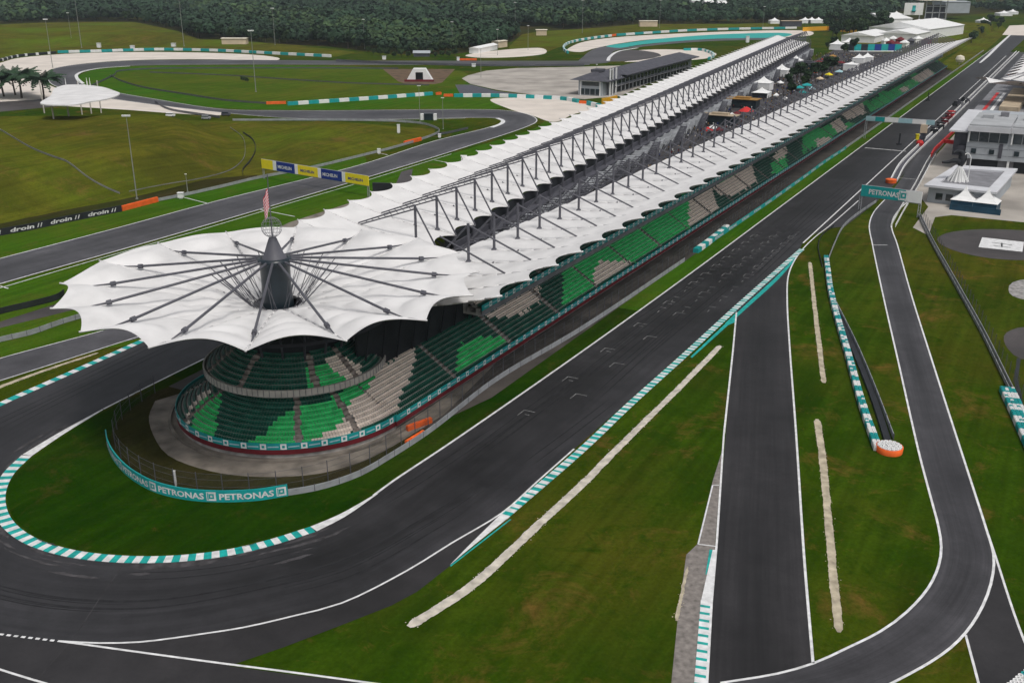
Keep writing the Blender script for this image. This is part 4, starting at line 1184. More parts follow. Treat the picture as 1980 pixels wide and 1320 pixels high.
tag(fo, 'red and white striped flag drooping from the pole on the round tower', 'flag')
# ================================================================== barriers, fences, gantries and signs
def standing_text(g, s, size, path, s0, z, off, mi, bold=.02, shear=0.0, stretch=1.0):
    f, L = arc_fn(path)
    def fn(x, y):
        p, t = f(s0 + x); n = Vector((t.y, -t.x, 0))
        return p + n * off + Vector((0, 0, z + y))
    return put_text(g, s, size, fn, mi, stretch, shear)
def standing_quad(g, path, s0, s1, z0, z1, off, mi, n=4):
    f, L = arc_fn(path); A = []; B = []
    for i in range(n + 1):
        p, t = f(s0 + (s1 - s0) * i / n); nn = Vector((t.y, -t.x, 0)); q = p + nn * off
        A.append(q + Vector((0, 0, z0))); B.append(q + Vector((0, 0, z1)))
    g.strip(A, B, mi)
def drop_logo(g, path, s, z, h, off, white, teal):
    """white square with a teal ring-and-drop mark"""
    standing_quad(g, path, s - h / 2, s + h / 2, z, z + h, off, white, 2)
    standing_quad(g, path, s - h * .26, s + h * .30, z + h * .22, z + h * .80, off + .02, teal, 2)
    standing_quad(g, path, s - h * .08, s + h * .14, z + h * .40, z + h * .64, off + .04, white, 2)
    standing_quad(g, path, s - h * .40, s - h * .30, z + h * .10, z + h * .90, off + .02, teal, 1)
# the lettered wall round the hairpin
wp = resample(pxs([(207, 850), (209, 864), (214, 878), (224, 895), (245, 918), (270, 936), (300, 951), (340, 962), (380, 968), (420, 970), (450, 970), (500, 967), (557, 958)], 0, 1), .5)
t = thing('banner_wall', 'teal banner wall with large white lettering curving round the hairpin tower', 'banner', wp[len(wp) // 2])
g = MB(); g.wall(wp, 0, 1.95, .18); g.build('panel', M['teal'], t)
Lw = length(wp)
lg = MB(); tg = MB()
for k in range(4):
    e = Lw - .95 - 10.3 * k
    if e < 2: break
    drop_logo(tg, wp, e, .25, 1.45, .12, 1, 0)
    w0 = text_geo('PETRONAS', 1.05)[2]; sc_ = 8.0 / w0
    if e - 9.3 > 0: standing_text(lg, 'PETRONAS', 1.05, wp, e - 1.1 - 8.0, .42, .12, 0, stretch=sc_)
lg.build('lettering', M['white_paint'], t); tg.build('emblem', [M['teal'], M['white_paint']], t)

def guardrail(px, label, h=1.05, z0=.12, pts=None, posts=4.0, m='rail', cat='guardrail', name='guardrail', double=False):
    pa = resample(pts if pts else [G(x, y) for x, y in px] if len(px) < 3 else spline([G(x, y) for x, y in px], 3), 2.0)
    pa = [Vector((p.x, p.y, hill_z(p.x, p.y))) for p in pa]
    t = thing(name, label, cat, pa[0])
    def rail(pp):
        g = MB()
        for k in range(3):
            a = z0 + (h - z0) * k / 3; b = a + (h - z0) / 3 - .05
            g.wall(pp, a, b, .10)
        return g
    rail(pa).build('rail', M[m], t)
    if double: rail(offset(pa, .7)).build('rail', M[m], t)
    if posts:
        pm = MB(); pm.box((0, 0, 0), .14, .14, h + .08); me = mesh_of(pm, 'post', M['steel'])
        pp = resample(pa, posts)
        for p in pp[:90]: part('post', me, t, p - pa[0] + Vector((0, 0, 0)))
    return t
guardrail(None, 'grey guardrail running from the lettered wall along the main straight', 1.15, .05, pts=spline([P(557, 958), P(620, 947), P(700, 919), P(745, 893), P(830, 838)] + [ST(s, t_) for s, t_ in ((27, 25.6), (60, 27.6), (125, 28.6))], 3), posts=4)
def block(px, label, m, h=1.0, w=.9, name='barrier_block', cat='barrier', n=1):
    pa = [G(*q) for q in px]; g = MB()
    pp = resample(pa, 1.2)
    L = offset(pp, w / 2); Q = offset(pp, -w / 2)
    for k in range(len(pp) - 1):
        c = (pp[k] + pp[k + 1]) / 2; d = (pp[k + 1] - pp[k]).normalized()
        g.box(c, (pp[k + 1] - pp[k]).length - .03, w, h * .9, d, (-d.y, d.x, 0)); g.box(c + Vector((0, 0, h * .9)), (pp[k + 1] - pp[k]).length * .86, w * .7, h * .1, d, (-d.y, d.x, 0))
    return tag(g.build(name, M[m], origin=pa[0]), label, cat)
block([(786, 862), (820, 841)], 'orange foam barrier at the end of the guardrail by the hairpin', 'orange', 1.0, .7)
block([(787, 833), (834, 816)], 'orange foam barrier set back behind the gap in the guardrail', 'orange', 1.0, .7)
block([(236, 408), (305, 390)], 'long orange barrier at the end of the black lettered banner', 'orange', 1.7)
block([(782, 280), (814, 272)], 'orange barrier on the bend of the back track by the brown hill', 'orange', 1.6)
block([(515, 202), (553, 201)], 'orange barrier at the left end of the infield tyre wall', 'orange', 1.6)
block([(843, 184), (853, 183)], 'short orange barrier at the right end of the infield tyre wall', 'orange', 1.6)
block([(858, 187), (876, 187)], 'orange barrier at the left end of the gravel-side tyre wall', 'orange', 1.6)
block([(1120, 200), (1134, 201)], 'orange barrier inside the gravel-side tyre wall', 'orange', 1.6)
block([(258, 99), (276, 98)], 'orange barrier halfway along the far left tyre wall', 'orange', 2.0)
block([(888, 117), (922, 117)], 'long orange barrier by the far white marker post', 'orange', 1.6)
block([(1183, 71), (1191, 70)], 'orange barrier on the outside of the far gravel trap', 'orange', 2.4)

def tyre_wall(px, label, pitch, h=1.3, w=1.6, cols=('teal', 'white'), tyres=False, pts=None, name='tyre_barrier'):
    pa = resample(pts or spline([G(x, y) for x, y in px], 2), pitch / 4 if not tyres else .62)
    t = thing(name, label, 'tyre barrier', pa[0]); L = length(pa)
    f, _ = arc_fn(pa); nb = max(1, round(L / pitch))
    for k in range(min(nb, 100)):
        k2 = cols[(k + 1) % len(cols)]
        seg = [f(L * (k + i / 4) / nb)[0] for i in range(5)]
        g = MB(); m = M[cols[k % len(cols)]]
        if not tyres:
            g.wall(seg, 0, h, w)
            for i in range(2):
                c, d = f(L * (k + .25 + .5 * i) / nb); g.box(c + Vector((0, 0, h)), pitch * .42, w * .8, .10, d, (-d.y, d.x, 0))
            g.build('tyre_block', m, t)
        else:
            nn = max(1, int(L / nb / .62)); rows = max(1, int(w / .62)); D_ = MB()
            g.wall(offset(seg, -w / 2 + .02), .02, h * .92, .05)
            for i in range(nn):
                c, d = f(L * (k + (i + .5) / nn) / nb); n_v = Vector((-d.y, d.x, 0))
                for r_ in range(rows):
                    o = c + n_v * ((r_ - (rows - 1) / 2) * .62 + rng.uniform(-.03, .03))
                    g.lathe([(.31, 0), (.33, h * .5), (.30, h), (.16, h), (.15, h - .25)], o, 9, 1 if rng.uniform() < .16 else 0)
                    D_.lathe([(.155, h - .22), (.001, h - .22)], o, 7, 0)
            q = g.build('tyre_block', [m, M[k2]], t); dd = D_.build('tyre_hole', M['dark'], q, origin=(0, 0, 0))
            dd.matrix_parent_inverse = Matrix.Identity(4); dd.location = -Vector(t.location)
    return t
tyre_wall([(1345, 489), (1375, 467), (1405, 442)], 'teal and white tyre wall beside the middle of the main straight', 3.2, 1.2)
tyre_wall([(556, 204), (660, 197), (745, 191), (836, 184)], 'teal and white tyre wall across the infield grass', 6.2, 1.9)
tyre_wall([(878, 188), (960, 188), (1040, 191), (1090, 194), (1118, 199)], 'teal and white tyre wall behind the infield gravel trap', 5.6, 2.0)
tyre_wall([(1136, 203), (1163, 210)], 'short teal tyre wall at the far end of the infield gravel trap', 6, 2.2)
tyre_wall([(112, 103), (200, 101), (300, 98), (420, 100), (520, 105), (640, 111)], 'teal and white tyre wall along the far left gravel trap', 9.5, 2.2)
tyre_wall([(-60, 132), (0, 119), (40, 110), (108, 104)], 'black tyre wall with white dots at the far left', 3.0, 2.0, cols=('dark', 'white', 'dark', 'dark'))
tyre_wall([(1098, 104), (1090, 97), (1093, 89), (1110, 82), (1150, 75), (1182, 71)], 'teal and white tyre wall round the start of the far gravel trap', 9, 2.2)
tyre_wall([(1192, 70), (1250, 66), (1330, 61), (1420, 58), (1540, 56)], 'teal and white tyre wall along the far gravel trap', 16, 2.4)
tyre_wall([(1322, 98), (1350, 98), (1372, 103), (1380, 110), (1370, 116)], 'teal and white tyre wall curling round the far paved bend', 7, 2.0)
tyre_wall([(1597, 500), (1601, 530), (1605, 560), (1614, 600), (1640, 690), (1668, 790), (1697, 872)], 'long teal and white tyre barrier between the two roads on the right', 2.6, 1.0, 1.3, tyres=True)
tyre_wall([(1946, 757), (1964, 795), (1989, 850), (2024, 925)], 'teal and white tyre barrier beside the pit road at the right edge', 2.8, 1.1, 2.6, tyres=True)
tyre_wall([(1934, 1370), (1983, 1330), (2068, 1262)], 'white and teal tyre barrier in the bottom right corner', 3.0, 1.0, 2.6, cols=('white', 'white', 'white', 'teal'), tyres=True)
# orange tub that closes the long barrier
tb = P(1719, 872); t = thing('crash_cushion', 'orange crash cushion with a white tyre top closing the long barrier', 'barrier', tb)
g = MB(); g.lathe([(2.1, 0), (2.15, 1.0), (2.0, 1.05)], tb, 28); g.build('orange_belt', M['orange'], t, smooth=True)
g = MB(); D_ = MB()
for r_, n in ((1.65, 16), (1.0, 9), (.33, 3)):
    for k in range(n):
        a = 2 * math.pi * k / n; c = tb + Vector((r_ * math.cos(a), r_ * math.sin(a), 0))
        g.lathe([(.31, .1), (.31, 1.15), (.16, 1.15), (.15, .95)], c, 9); D_.lathe([(.155, .97), (.001, .97)], c, 7)
q = g.build('tyre_stack', M['white'], t); dd = D_.build('tyre_hole', M['dark'], q, origin=(0, 0, 0)); dd.location = -tb
g = MB(); g.wall(resample(spline([P(1613, 590), P(1650, 675), P(1690, 775), P(1716, 855)], 3), 2), 0, .5, 1.1); tag(g.build('black_strip', M['dark'], origin=P(1613, 590)), 'black strip lying behind the long tyre barrier', 'belt')  # low, evenly black strip along the back of the tyre barrier
guardrail([(1616, 590), (1660, 680), (1697, 770), (1727, 850)], 'guardrail close behind the long tyre barrier', 1.1)
guardrail([(1602, 503), (1613, 475), (1631, 440), (1660, 415), (1694, 392)], 'pale guardrail leading from the long tyre barrier up to the lettered gantry', 1.1)
guardrail([(1590, 517), (1582, 478), (1590, 455), (1612, 438)], 'low black rail curving left of the long tyre barrier', .6, m='dark')
guardrail([(1775, 418), (1800, 470), (1850, 560), (1900, 652), (1945, 745), (1995, 845)], 'double guardrail along the right side of the pit road', .95, double=True)
guardrail([(305, 390), (350, 381), (430, 363), (500, 346), (600, 327), (700, 303), (770, 285), (840, 262), (850, 255), (838, 247), (812, 240), (760, 236), (660, 234), (450, 234)], 'grey guardrail round the foot of the two grass hills', 1.2, posts=0)
guardrail([(300, 199), (330, 214), (425, 229)], 'dark guardrail on the hill edge by the small white canopy', 1.4, posts=0, m='steel')
guardrail([(-30, 672), (0, 662), (60, 648), (117, 628), (170, 612)], 'thick grey guardrail on the grass at the left edge', 1.3, posts=3)
guardrail([(150, 180), (220, 147), (235, 138), (300, 134), (440, 133), (660, 133), (770, 134)], 'dark guardrail round the top of the infield', 1.2, posts=0, m='steel')
guardrail([(213, 147), (235, 158), (280, 171), (360, 184), (440, 196), (520, 202)], 'dark green guardrail round the left of the infield', 1.2, posts=0, m='steel')
guardrail([(290, 141), (440, 147), (560, 155), (680, 162), (830, 166)], 'thin dark fence line across the middle of the infield', 1.0, posts=0, m='steel')
guardrail([(650, 119), (760, 124), (900, 128), (1000, 129), (1130, 128)], 'guardrail along the paddock side of the far straight', 1.8, posts=0, m='steel')
guardrail([(905, 250), (870, 258), (845, 262)], 'green guardrail on the inside of the back bend', 1.2, posts=0, m='steel')
guardrail([(-40, 622), (0, 608), (60, 594), (112, 580), (125, 570)], 'dark hedge-like barrier on the grass left of the round tower', 1.6, posts=0, m='dark')
guardrail([(0, 252), (80, 296), (160, 338), (232, 376)], 'dark fence running diagonally down the big grass hill', .8, posts=0, m='grey')
guardrail([(445, 247), (468, 265), (474, 285), (468, 312), (440, 332), (390, 346), (330, 356), (250, 372)], 'grey rail path round the right end of the big grass hill', .5, posts=0, m='grey')
guardrail([(470, 258), (489, 272), (494, 292), (484, 313), (470, 330), (470, 340)], 'curved black drain rail between the two grass hills', 1.0, posts=0, m='dark')
guardrail(None, 'guardrail on the far part of the main straight by the long stand', 1.2, .05, pts=[ST(s, 29.0) for s in (330, 480, 700, 950)], posts=0)
# teal lettered banner along the straight
bp_ = [ST(s, t_) for s, t_ in ((148, 28.8), (180, 29.0), (215, 29.2), (255, 29.1), (290, 28.8), (330, 29.3))]
bp_ = resample(spline(bp_, 3), 2); bp_ = [p for p in bp_]
t = thing('banner_wall', 'teal banner with white lettering along the guardrail of the main straight', 'banner', bp_[0])
g = MB(); g.wall(bp_, 0, 1.25, .16); g.build('panel', M['teal'], t)
g = MB(); Lp_ = length(bp_)
for k in range(int(Lp_ / 13)): standing_text(g, 'PETRONAS', .8, bp_, 2 + k * 13, .22, .12, 0, stretch=1.5)
g.build('lettering', M['white_paint'], t)
# the black banner with white script
bw = resample(spline([G(-60, 470), G(0, 456), G(60, 445), G(120, 432), G(180, 420), G(236, 409)], 3), 1)
t = thing('banner_wall', 'black banner with repeated white lettering beside the back track', 'banner', bw[0])
g = MB(); g.wall(bw, 0, 2.1, .2); g.build('panel', M['dark'], t)
g = MB(); Lb = length(bw); per = 12.6
for k in range(6):
    e = Lb - 1.2 - per * k
    for q in range(2): standing_text(g, '/', 1.2, bw, e - 2.6 + q * 1.0, .45, .13, 0, stretch=1.6)
    w0 = text_geo('droin', 1.25)[2]
    if e - 12 > 0: standing_text(g, 'droin', 1.25, bw, e - 3.6 - 7.2, .45, .13, 0, stretch=7.2 / w0, shear=.12)
g.build('lettering', M['white_paint'], t)

# catch fence round the tower and along the straight
fp = pxs([(300, 760), (262, 785), (236, 812), (222, 845), (224, 868), (240, 893), (275, 921), (320, 941), (380, 953), (450, 956), (540, 950), (620, 934), (700, 906), (770, 866), (830, 826)], 0, 2) + [ST(s, t_) for s, t_ in ((30, 24.6), (62, 26.6), (125, 27.4), (240, 27.6))]
fp = resample(fp, 4.0)
t = thing('catch_fence', 'tall mesh catch fence curving round the hairpin stand', 'fence', fp[0])
g = MB(); A = [p for p in fp]; B = [p + Vector((0, 0, 3.4)) for p in fp]; g.strip(A, B); g.build('netting', M['net'], t)
pm = MB(); pm.tube((0, 0, 0), (0, 0, 3.6), .07, n=5); me = mesh_of(pm, 'post', M['steel'])
for p in fp[:100]: part('post', me, t, p - fp[0])
g = MB()
for zz in (1.2, 2.4, 3.4):
    for a, b in zip(fp, fp[1:]): g.tube(a + Vector((0, 0, zz)), b + Vector((0, 0, zz)), .025, n=3, cap=False)
g.build('wires', M['steel'], t)
rf = resample([G(*q) for q in ((1782, 420), (1812, 470), (1862, 560), (1915, 655), (1962, 745), (2010, 840))], 4)
t = thing('catch_fence', 'mesh fence behind the double guardrail on the right', 'fence', rf[0])
g = MB(); g.strip(rf, [p + Vector((0, 0, 2.6)) for p in rf]); g.build('netting', M['net'], t)
pm = MB(); pm.tube((0, 0, 0), (0, 0, 2.8), .06, n=5); me = mesh_of(pm, 'post', M['steel'])
for p in rf: part('post', me, t, p - rf[0])

# gantries
def gantry(label, A, B, z0, z1, panels, posts, th=.5, texts=()):
    """board from ground point A to B between heights z0 and z1; panels = (from, to, material)"""
    A = Vector(A); B = Vector(B); t = thing('gantry_sign', label, 'sign', A); d = (B - A); L = d.length; d.normalize(); n = Vector((d.y, -d.x, 0))
    for a, b, m in panels:
        g = MB(); g.box(A + d * (L * (a + b) / 2) + Vector((0, 0, z0)), L * (b - a) - .04, th, z1 - z0, d, (-d.y, d.x, 0)); g.build('panel', M[m], t)
    g = MB()
    for z in (z0 - .15, z1 + .05): g.tube(A + Vector((0, 0, z)), B + Vector((0, 0, z)), .12, n=5)
    g.build('truss', M['rail'], t)
    for q, zt in posts:
        g = MB(); p = A + d * (L * q)
        for o in (-.35, .35): g.tube(p + d * o, p + d * o + Vector((0, 0, zt)), .13, n=6)
        for k in range(int(zt / .9)): g.tube(p - d * .35 + Vector((0, 0, .2 + k * .9)), p + d * .35 + Vector((0, 0, .9 + k * .9)), .05, n=4)
        g.build('post', M['rail'], t)
    for s, a, wd, size, zb, m in texts:
        g = MB(); w0 = text_geo(s, size)[2]
        fn = lambda x, y: A + d * (L * a + x) + n * (th / 2 + .03) + Vector((0, 0, zb + y))
        put_text(g, s, size, fn, 0, wd / w0); g.build('lettering', M[m], t)
    return t, A, d, n, L
A, B = P(509, 345), P(714, 381)
gantry('yellow and blue lettered gantry over the back track', A, B, 3.9, 7.3,
       [(0, .115, 'yellow'), (.115, .15, 'white'), (.15, .33, 'blue'), (.33, .36, 'white'), (.36, .55, 'yellow'), (.55, .58, 'white'), (.58, .77, 'blue'), (.77, .80, 'white'), (.80, 1, 'yellow')],
       [(.01, 3.9), (.995, 3.9)],
       texts=[('MICHELIN', .165, 7.4, 1.2, 4.9, 'white_paint'), ('MICHELIN', .385, 7.2, 1.0, 5.0, 'blue'), ('MICHELIN', .595, 7.4, 1.2, 4.9, 'white_paint'), ('MICHELIN', .825, 7.2, 1.0, 5.0, 'blue')])
A, B = P(1661, 405), P(1777, 421)
t, A_, d_, n_v, L_ = gantry('teal gantry with white lettering over the pit entry road', A, B, 4.6, 8.2, [(0, .735, 'teal'), (.735, 1, 'white')], [(.005, 4.6), (.985, 4.6)],
       texts=[('PETRONAS', .135, .5 * (B - A).length, 1.7, 5.5, 'white_paint')])
g = MB(); pth = [A_ + d_ * (L_ * i / 10) for i in range(11)]; drop_logo(g, pth, L_ * .705, 4.85, 3.0, .30, 1, 0); g.build('emblem', [M['teal'], M['white_paint']], t)
A, B = P(1674, 233, 8.2), P(1807, 242, 8.2); A.z = 0; B.z = 0
gantry('pale blue sponsor gantry above the start line', A, B, 8.2, 10.2, [(0, .14, 'sky_blue'), (.14, .28, 'teal'), (.28, .48, 'white'), (.48, .68, 'sky_blue'), (.68, .88, 'white'), (.88, 1, 'sky_blue')], [(.01, 8.2), (.86, 8.2)])
yb = A + (B - A) * .86
g = MB(); dd_ = (B - A).normalized(); g.box(yb + Vector((0, 0, 4.5)), 2.8, 2.2, 3.6, dd_, (-dd_.y, dd_.x, 0)); g.box(yb + Vector((0, 0, 2.0)), 2.2, 1.8, 2.5, dd_, (-dd_.y, dd_.x, 0), mi=1); g.box(yb + Vector((0, 0, 0)), 1.6, 1.4, 2.0, dd_, (-dd_.y, dd_.x, 0), mi=1)
tag(g.build('signal_tower', [M['cream_wall'], M['slate']], origin=yb), 'cream box tower under the right end of the start gantry', 'tower')
rb = P(1778, 282); g = MB(); g.lathe([(1.4, 0), (1.7, 1.4), (1.2, 2.2), (.3, 2.6)], rb, 10); tag(g.build('marshal_stand', M['red'], origin=rb), 'red marshal stand on the pit wall below the start gantry', 'stand')
rb = P(1773, 270); g = MB(); g.box(rb, 1.4, 1.2, 2.2); g.box(rb + Vector((0, 0, 2.2)), 1.7, 1.5, .3); tag(g.build('marshal_stand', M['yellow'], origin=rb), 'yellow marshal stand beside the pit wall', 'stand')
# pit wall
pw = spline([ST(s, t_) for s, t_ in ((266, 58.6), (300, 56.3), (335, 56.0), (420, 56.5), (600, 56.8), (950, 57))], 6)
t = thing('pit_wall', 'long white pit wall between the main straight and the pit lane', 'wall', pw[0])
g = MB(); g.wall(pw, 0, 1.2, .35); g.build('wall', M['white'], t)
g = MB(); g.wall(offset(pw, -2.2), 0, 1.0, .3); g.build('rail', M['white'], t)
g = MB(); g.wall(offset(pw, -1.1), 0, .12, 1.8); g.build('footway', M['slate'], t)
oc = ST(263, 59.2); g = MB(); g.lathe([(1.9, 0), (2.0, 1.3), (1.2, 1.5), (0, 1.5)], oc, 16); tag(g.build('crash_cushion', M['orange'], origin=oc), 'orange crash cushion at the near end of the pit wall', 'barrier')
for k, (px_, m) in enumerate((((1826, 240), 'maroon'), ((1834, 231), 'maroon'), ((1838, 226), 'red'), ((1818, 249), 'dark'), ((1806, 258), 'dark'))):
    p = P(*px_); g = MB(); g.box(p, 2.9, 2.3, 1.9); g.box(p + Vector((0, 0, 2.7)), 3.4, 2.8, .45)
    for sx_ in (-1.3, 1.3):
        for sy_ in (-1.0, 1.0): g.tube(p + Vector((sx_, sy_, 1.8)), p + Vector((sx_, sy_, 2.8)), .08, n=4)
    tag(g.build('timing_booth', M[m], origin=p), ('nearest dark timing booth on the pit wall', 'second dark timing booth on the pit wall', 'first maroon timing booth on the pit wall', 'second maroon timing booth on the pit wall', 'bright red timing booth farthest along the pit wall')[{'1806': 0, '1818': 1, '1826': 2, '1834': 3, '1838': 4}[str(px_[0])]], 'booth', 'timing booths along the pit wall')
# big screen seen from behind
p = P(742, 396); t = thing('big_screen', 'black back of a big screen on the grass behind the stand', 'screen', p)
g = MB(); g.box(p + Vector((0, 0, 2.2)), 7.0, .8, 5.2, (.985, -.17, 0), (.17, .985, 0)); g.build('panel', M['dark'], t)
for o in (-2.6, 2.6):
    g = MB(); g.tube(p + Vector((o, 0, 0)), p + Vector((o, 0, 2.4)), .15); g.tube(p + Vector((o, 1.8, 0)), p + Vector((o, .3, 5)), .1); g.build('leg', M['steel'], t)
# white marker posts and boards
def marker(px_, label, h=2.0, w=1.2, m='white'):
    p = G(*px_); g = MB(); g.box(p + Vector((0, 0, .35)), w, w * .8, h - .35); g.box(p, w * .6, w * .5, .35); g.box(p + Vector((0, 0, h)), w * 1.15, w, .12)
    return tag(g.build('marshal_post', M[m], origin=p), label, 'marshal post')
marker((350, 384), 'white marshal post by the back track right of the orange barrier', 2.0, 1.8)
marker((733, 298), 'white marshal post by the back track below the brown hill', 2.2, 1.3)
marker((850, 267), 'white marshal post on the inside of the back bend', 1.8, 1.3)
marker((771, 258), 'white box standing on the brown hill', 4.0, 1.3)
marker((743, 116), 'white marshal post at the far end of the infield', 3, 3)
marker((886, 118), 'white marshal post by the long far orange barrier', 3, 2.2)
marker((916, 130), 'white marshal post beside the paddock paving', 2.5, 3.0)
marker((192, 93), 'white marshal post above the far left tyre wall', 4.5, 3.4)
marker((257, 98), 'white marshal post beside the far orange barrier', 4.5, 3.6)
marker((336, 91), 'white marshal post on the far bank', 3.5, 4.0)
marker((1445, 83), 'cream marker board on the grass beyond the far stand', 6.5, 3.2)
marker((340, 940), 'small white marker behind the lettered hairpin wall', 2.6, .35)
marker((897, 312), 'small white tent-like box on the grass behind the roof', 2.2, 2.2)
p = P(829, 232); t = thing('kiosk', 'blue kiosk with white ends beside the back track', 'kiosk', p)
g = MB(); g.box(p, 4.4, 2.6, 3.4); g.build('body', M['mast'], t)
for o in (-3.4, 3.4): g = MB(); g.box(p + Vector((o, 0, 0)), 1.6, 2.2, 3.2); g.build('end_panel', M['white'], t)
for q, lab in (((330, 226), 'white ambulance on the track edge at the foot of the canopy hill'), ((399, 231), 'grey service van left of the dark car'), ((437, 224), 'dark car with a red side on the track edge')):
    p = G(*q); m_ = M['white'] if 'white' in lab else (M['rail'] if 'grey' in lab else M['slate'])
    t = thing('service_vehicle', lab, 'vehicle', p)
    g = MB(); g.box(p + Vector((0, 0, .45)), 4.6, 1.9, .9); g.box(p + Vector((-.4, 0, 1.3)), 3.3, 1.75, .85); g.build('body', m_, t)
    g = MB(); g.box(p + Vector((-.4, 0, 1.42)), 3.34, 1.79, .5); g.build('window', M['glass'], t)
    wm = MB(); wm.tube((0, -.12, 0), (0, .12, 0), .36, n=10); wme = mesh_of(wm, 'wheel', M['dark'])
    for a in (-1.5, 1.5):
        for b in (-.9, .9): part('wheel', wme, t, (a, b, .36))
# ================================================================== the mall between the stands, and the pit side
ZM = 9.0
g = MB()
md = [ST(42, 2.5), ST(760, 2.5), ST(775, -72), ST(60, -12)]
g.poly([Vector((p.x, p.y, ZM)) for p in reversed(md)])
for a, b in zip(md, md[1:] + md[:1]): g.poly([a, b, Vector((b.x, b.y, ZM)), Vector((a.x, a.y, ZM))])
struct(g.build('mall_deck', M['mall']))

def tent(loc, w, label, wall=2.6, roof=2.6, rz=None, m='white', body='white', group='white marquee tents', dark=False):
    t = thing('marquee_tent', label, 'tent', loc, (TH * -1 if rz is None else rz), group)
    g = MB(); h = w / 2
    prof = [(h * 1.04, wall), (h * .55, wall + roof * .28), (h * .22, wall + roof * .62), (.06, wall + roof)]
    for (a, za), (b, zb) in zip(prof, prof[1:]):
        ca = [(-a, -a), (a, -a), (a, a), (-a, a)]; cb = [(-b, -b), (b, -b), (b, b), (-b, b)]
        for i in range(4):
            j = (i + 1) % 4; g.poly([(*ca[i], za), (*ca[j], za), (*cb[j], zb), (*cb[i], zb)])
    g.tube((0, 0, wall + roof - .1), (0, 0, wall + roof + .5), .06, n=4)
    g.build('roof', M[m], t, origin=(0, 0, 0))
    g = MB()
    for i, (x, y, sx, sy) in enumerate(((0, -h + .05, w - .2, .06), (0, h - .05, w - .2, .06), (-h + .05, 0, .06, w - .2), (h - .05, 0, .06, w - .2))):
        if dark and i in (0, 2): continue
        g.box((x, y, 0), sx, sy, wall - .02)
    g.build('wall', M[body], t, origin=(0, 0, 0))
    if dark:
        g = MB(); g.box((0, 0, 0), w - .5, w - .5, wall * .7); g.build('interior', M['dark'], t, origin=(0, 0, 0))
    pm = MB(); pm.tube((0, 0, 0), (0, 0, wall), .07, n=4); me = mesh_of(pm, 'leg', M['rail'])
    for a in (-1, 1):
        for b in (-1, 1): part('leg', me, t, (a * h * .98, b * h * .98, 0))
    return t
tent(P(1472, 188, ZM), 8.6, 'nearest white peaked tent in the mall with a dark open side', dark=True)
tent(P(1475, 174, ZM), 9.4, 'white peaked tent just behind the open-sided one in the mall', 4.2, 3.4)
tent(P(1510, 147, ZM), 9.4, 'third white peaked tent from the tower in the mall', 4.0, 3.4)
tent(P(1538, 126, ZM), 8.8, 'fourth white peaked tent in the mall', 3.4, 3.2)
tent(P(1618, 96, ZM), 11, 'fifth white tent in the mall left of the teal banners', 4.5, 3.6)
tent(P(1641, 92, ZM), 11, 'sixth white tent in the mall touching the teal banners', 4.5, 3.6)
tent(P(1660, 122, ZM), 8, 'left of the two small white tents close behind the stand roof', 3.6, 3.0)
tent(P(1676, 120, ZM), 8, 'right of the two small white tents close behind the stand roof', 3.6, 3.0)
tent(P(1645, 136, ZM), 9, 'flat white tent in front of the two small white tents', 4.0, 1.6)
p = P(1442, 226, ZM); t = thing('sun_umbrella', 'round red parasol standing in the mall', 'parasol', p)
g = MB(); g.tube(p, p + Vector((0, 0, 3.4)), .1, n=5); g.build('pole', M['rail'], t)
g = MB(); g.lathe([(3.6, 2.6), (2.3, 3.5), (.8, 4.4), (.05, 4.7)], p, 12); g.build('canopy', M['red'], t)
def kiosk(loc, sx, sy, h, roofm, label, bm='slate', over=.6):
    t = thing('kiosk', label, 'kiosk', loc, -TH)
    g = MB(); g.box((0, 0, 0), sx, sy, h); g.build('wall', M[bm], t, origin=(0, 0, 0))
    g = MB(); g.box((0, 0, h), sx + over * 2, sy + over * 2, .3); g.box((0, 0, h + .3), sx * .5, sy * .5, .8); g.build('roof', M[roofm], t, origin=(0, 0, 0))
    g = MB(); g.box((0, -sy / 2 - .03, .8), sx * .8, .1, h * .5); g.build('counter', M['glass'], t, origin=(0, 0, 0))
kiosk(P(1436, 208, ZM), 15, 7, 4.2, 'ochre', 'ochre-roofed dark kiosk behind the red parasol', 'mast')
kiosk(P(1392, 240, ZM), 15, 6, 4.0, 'sand_roof', 'long tan-roofed dark kiosk left of the red parasol', 'mast')
kiosk(P(1562, 134, ZM), 11, 8, 4.4, 'slate', 'plain grey kiosk beyond the fourth tent', 'grey')
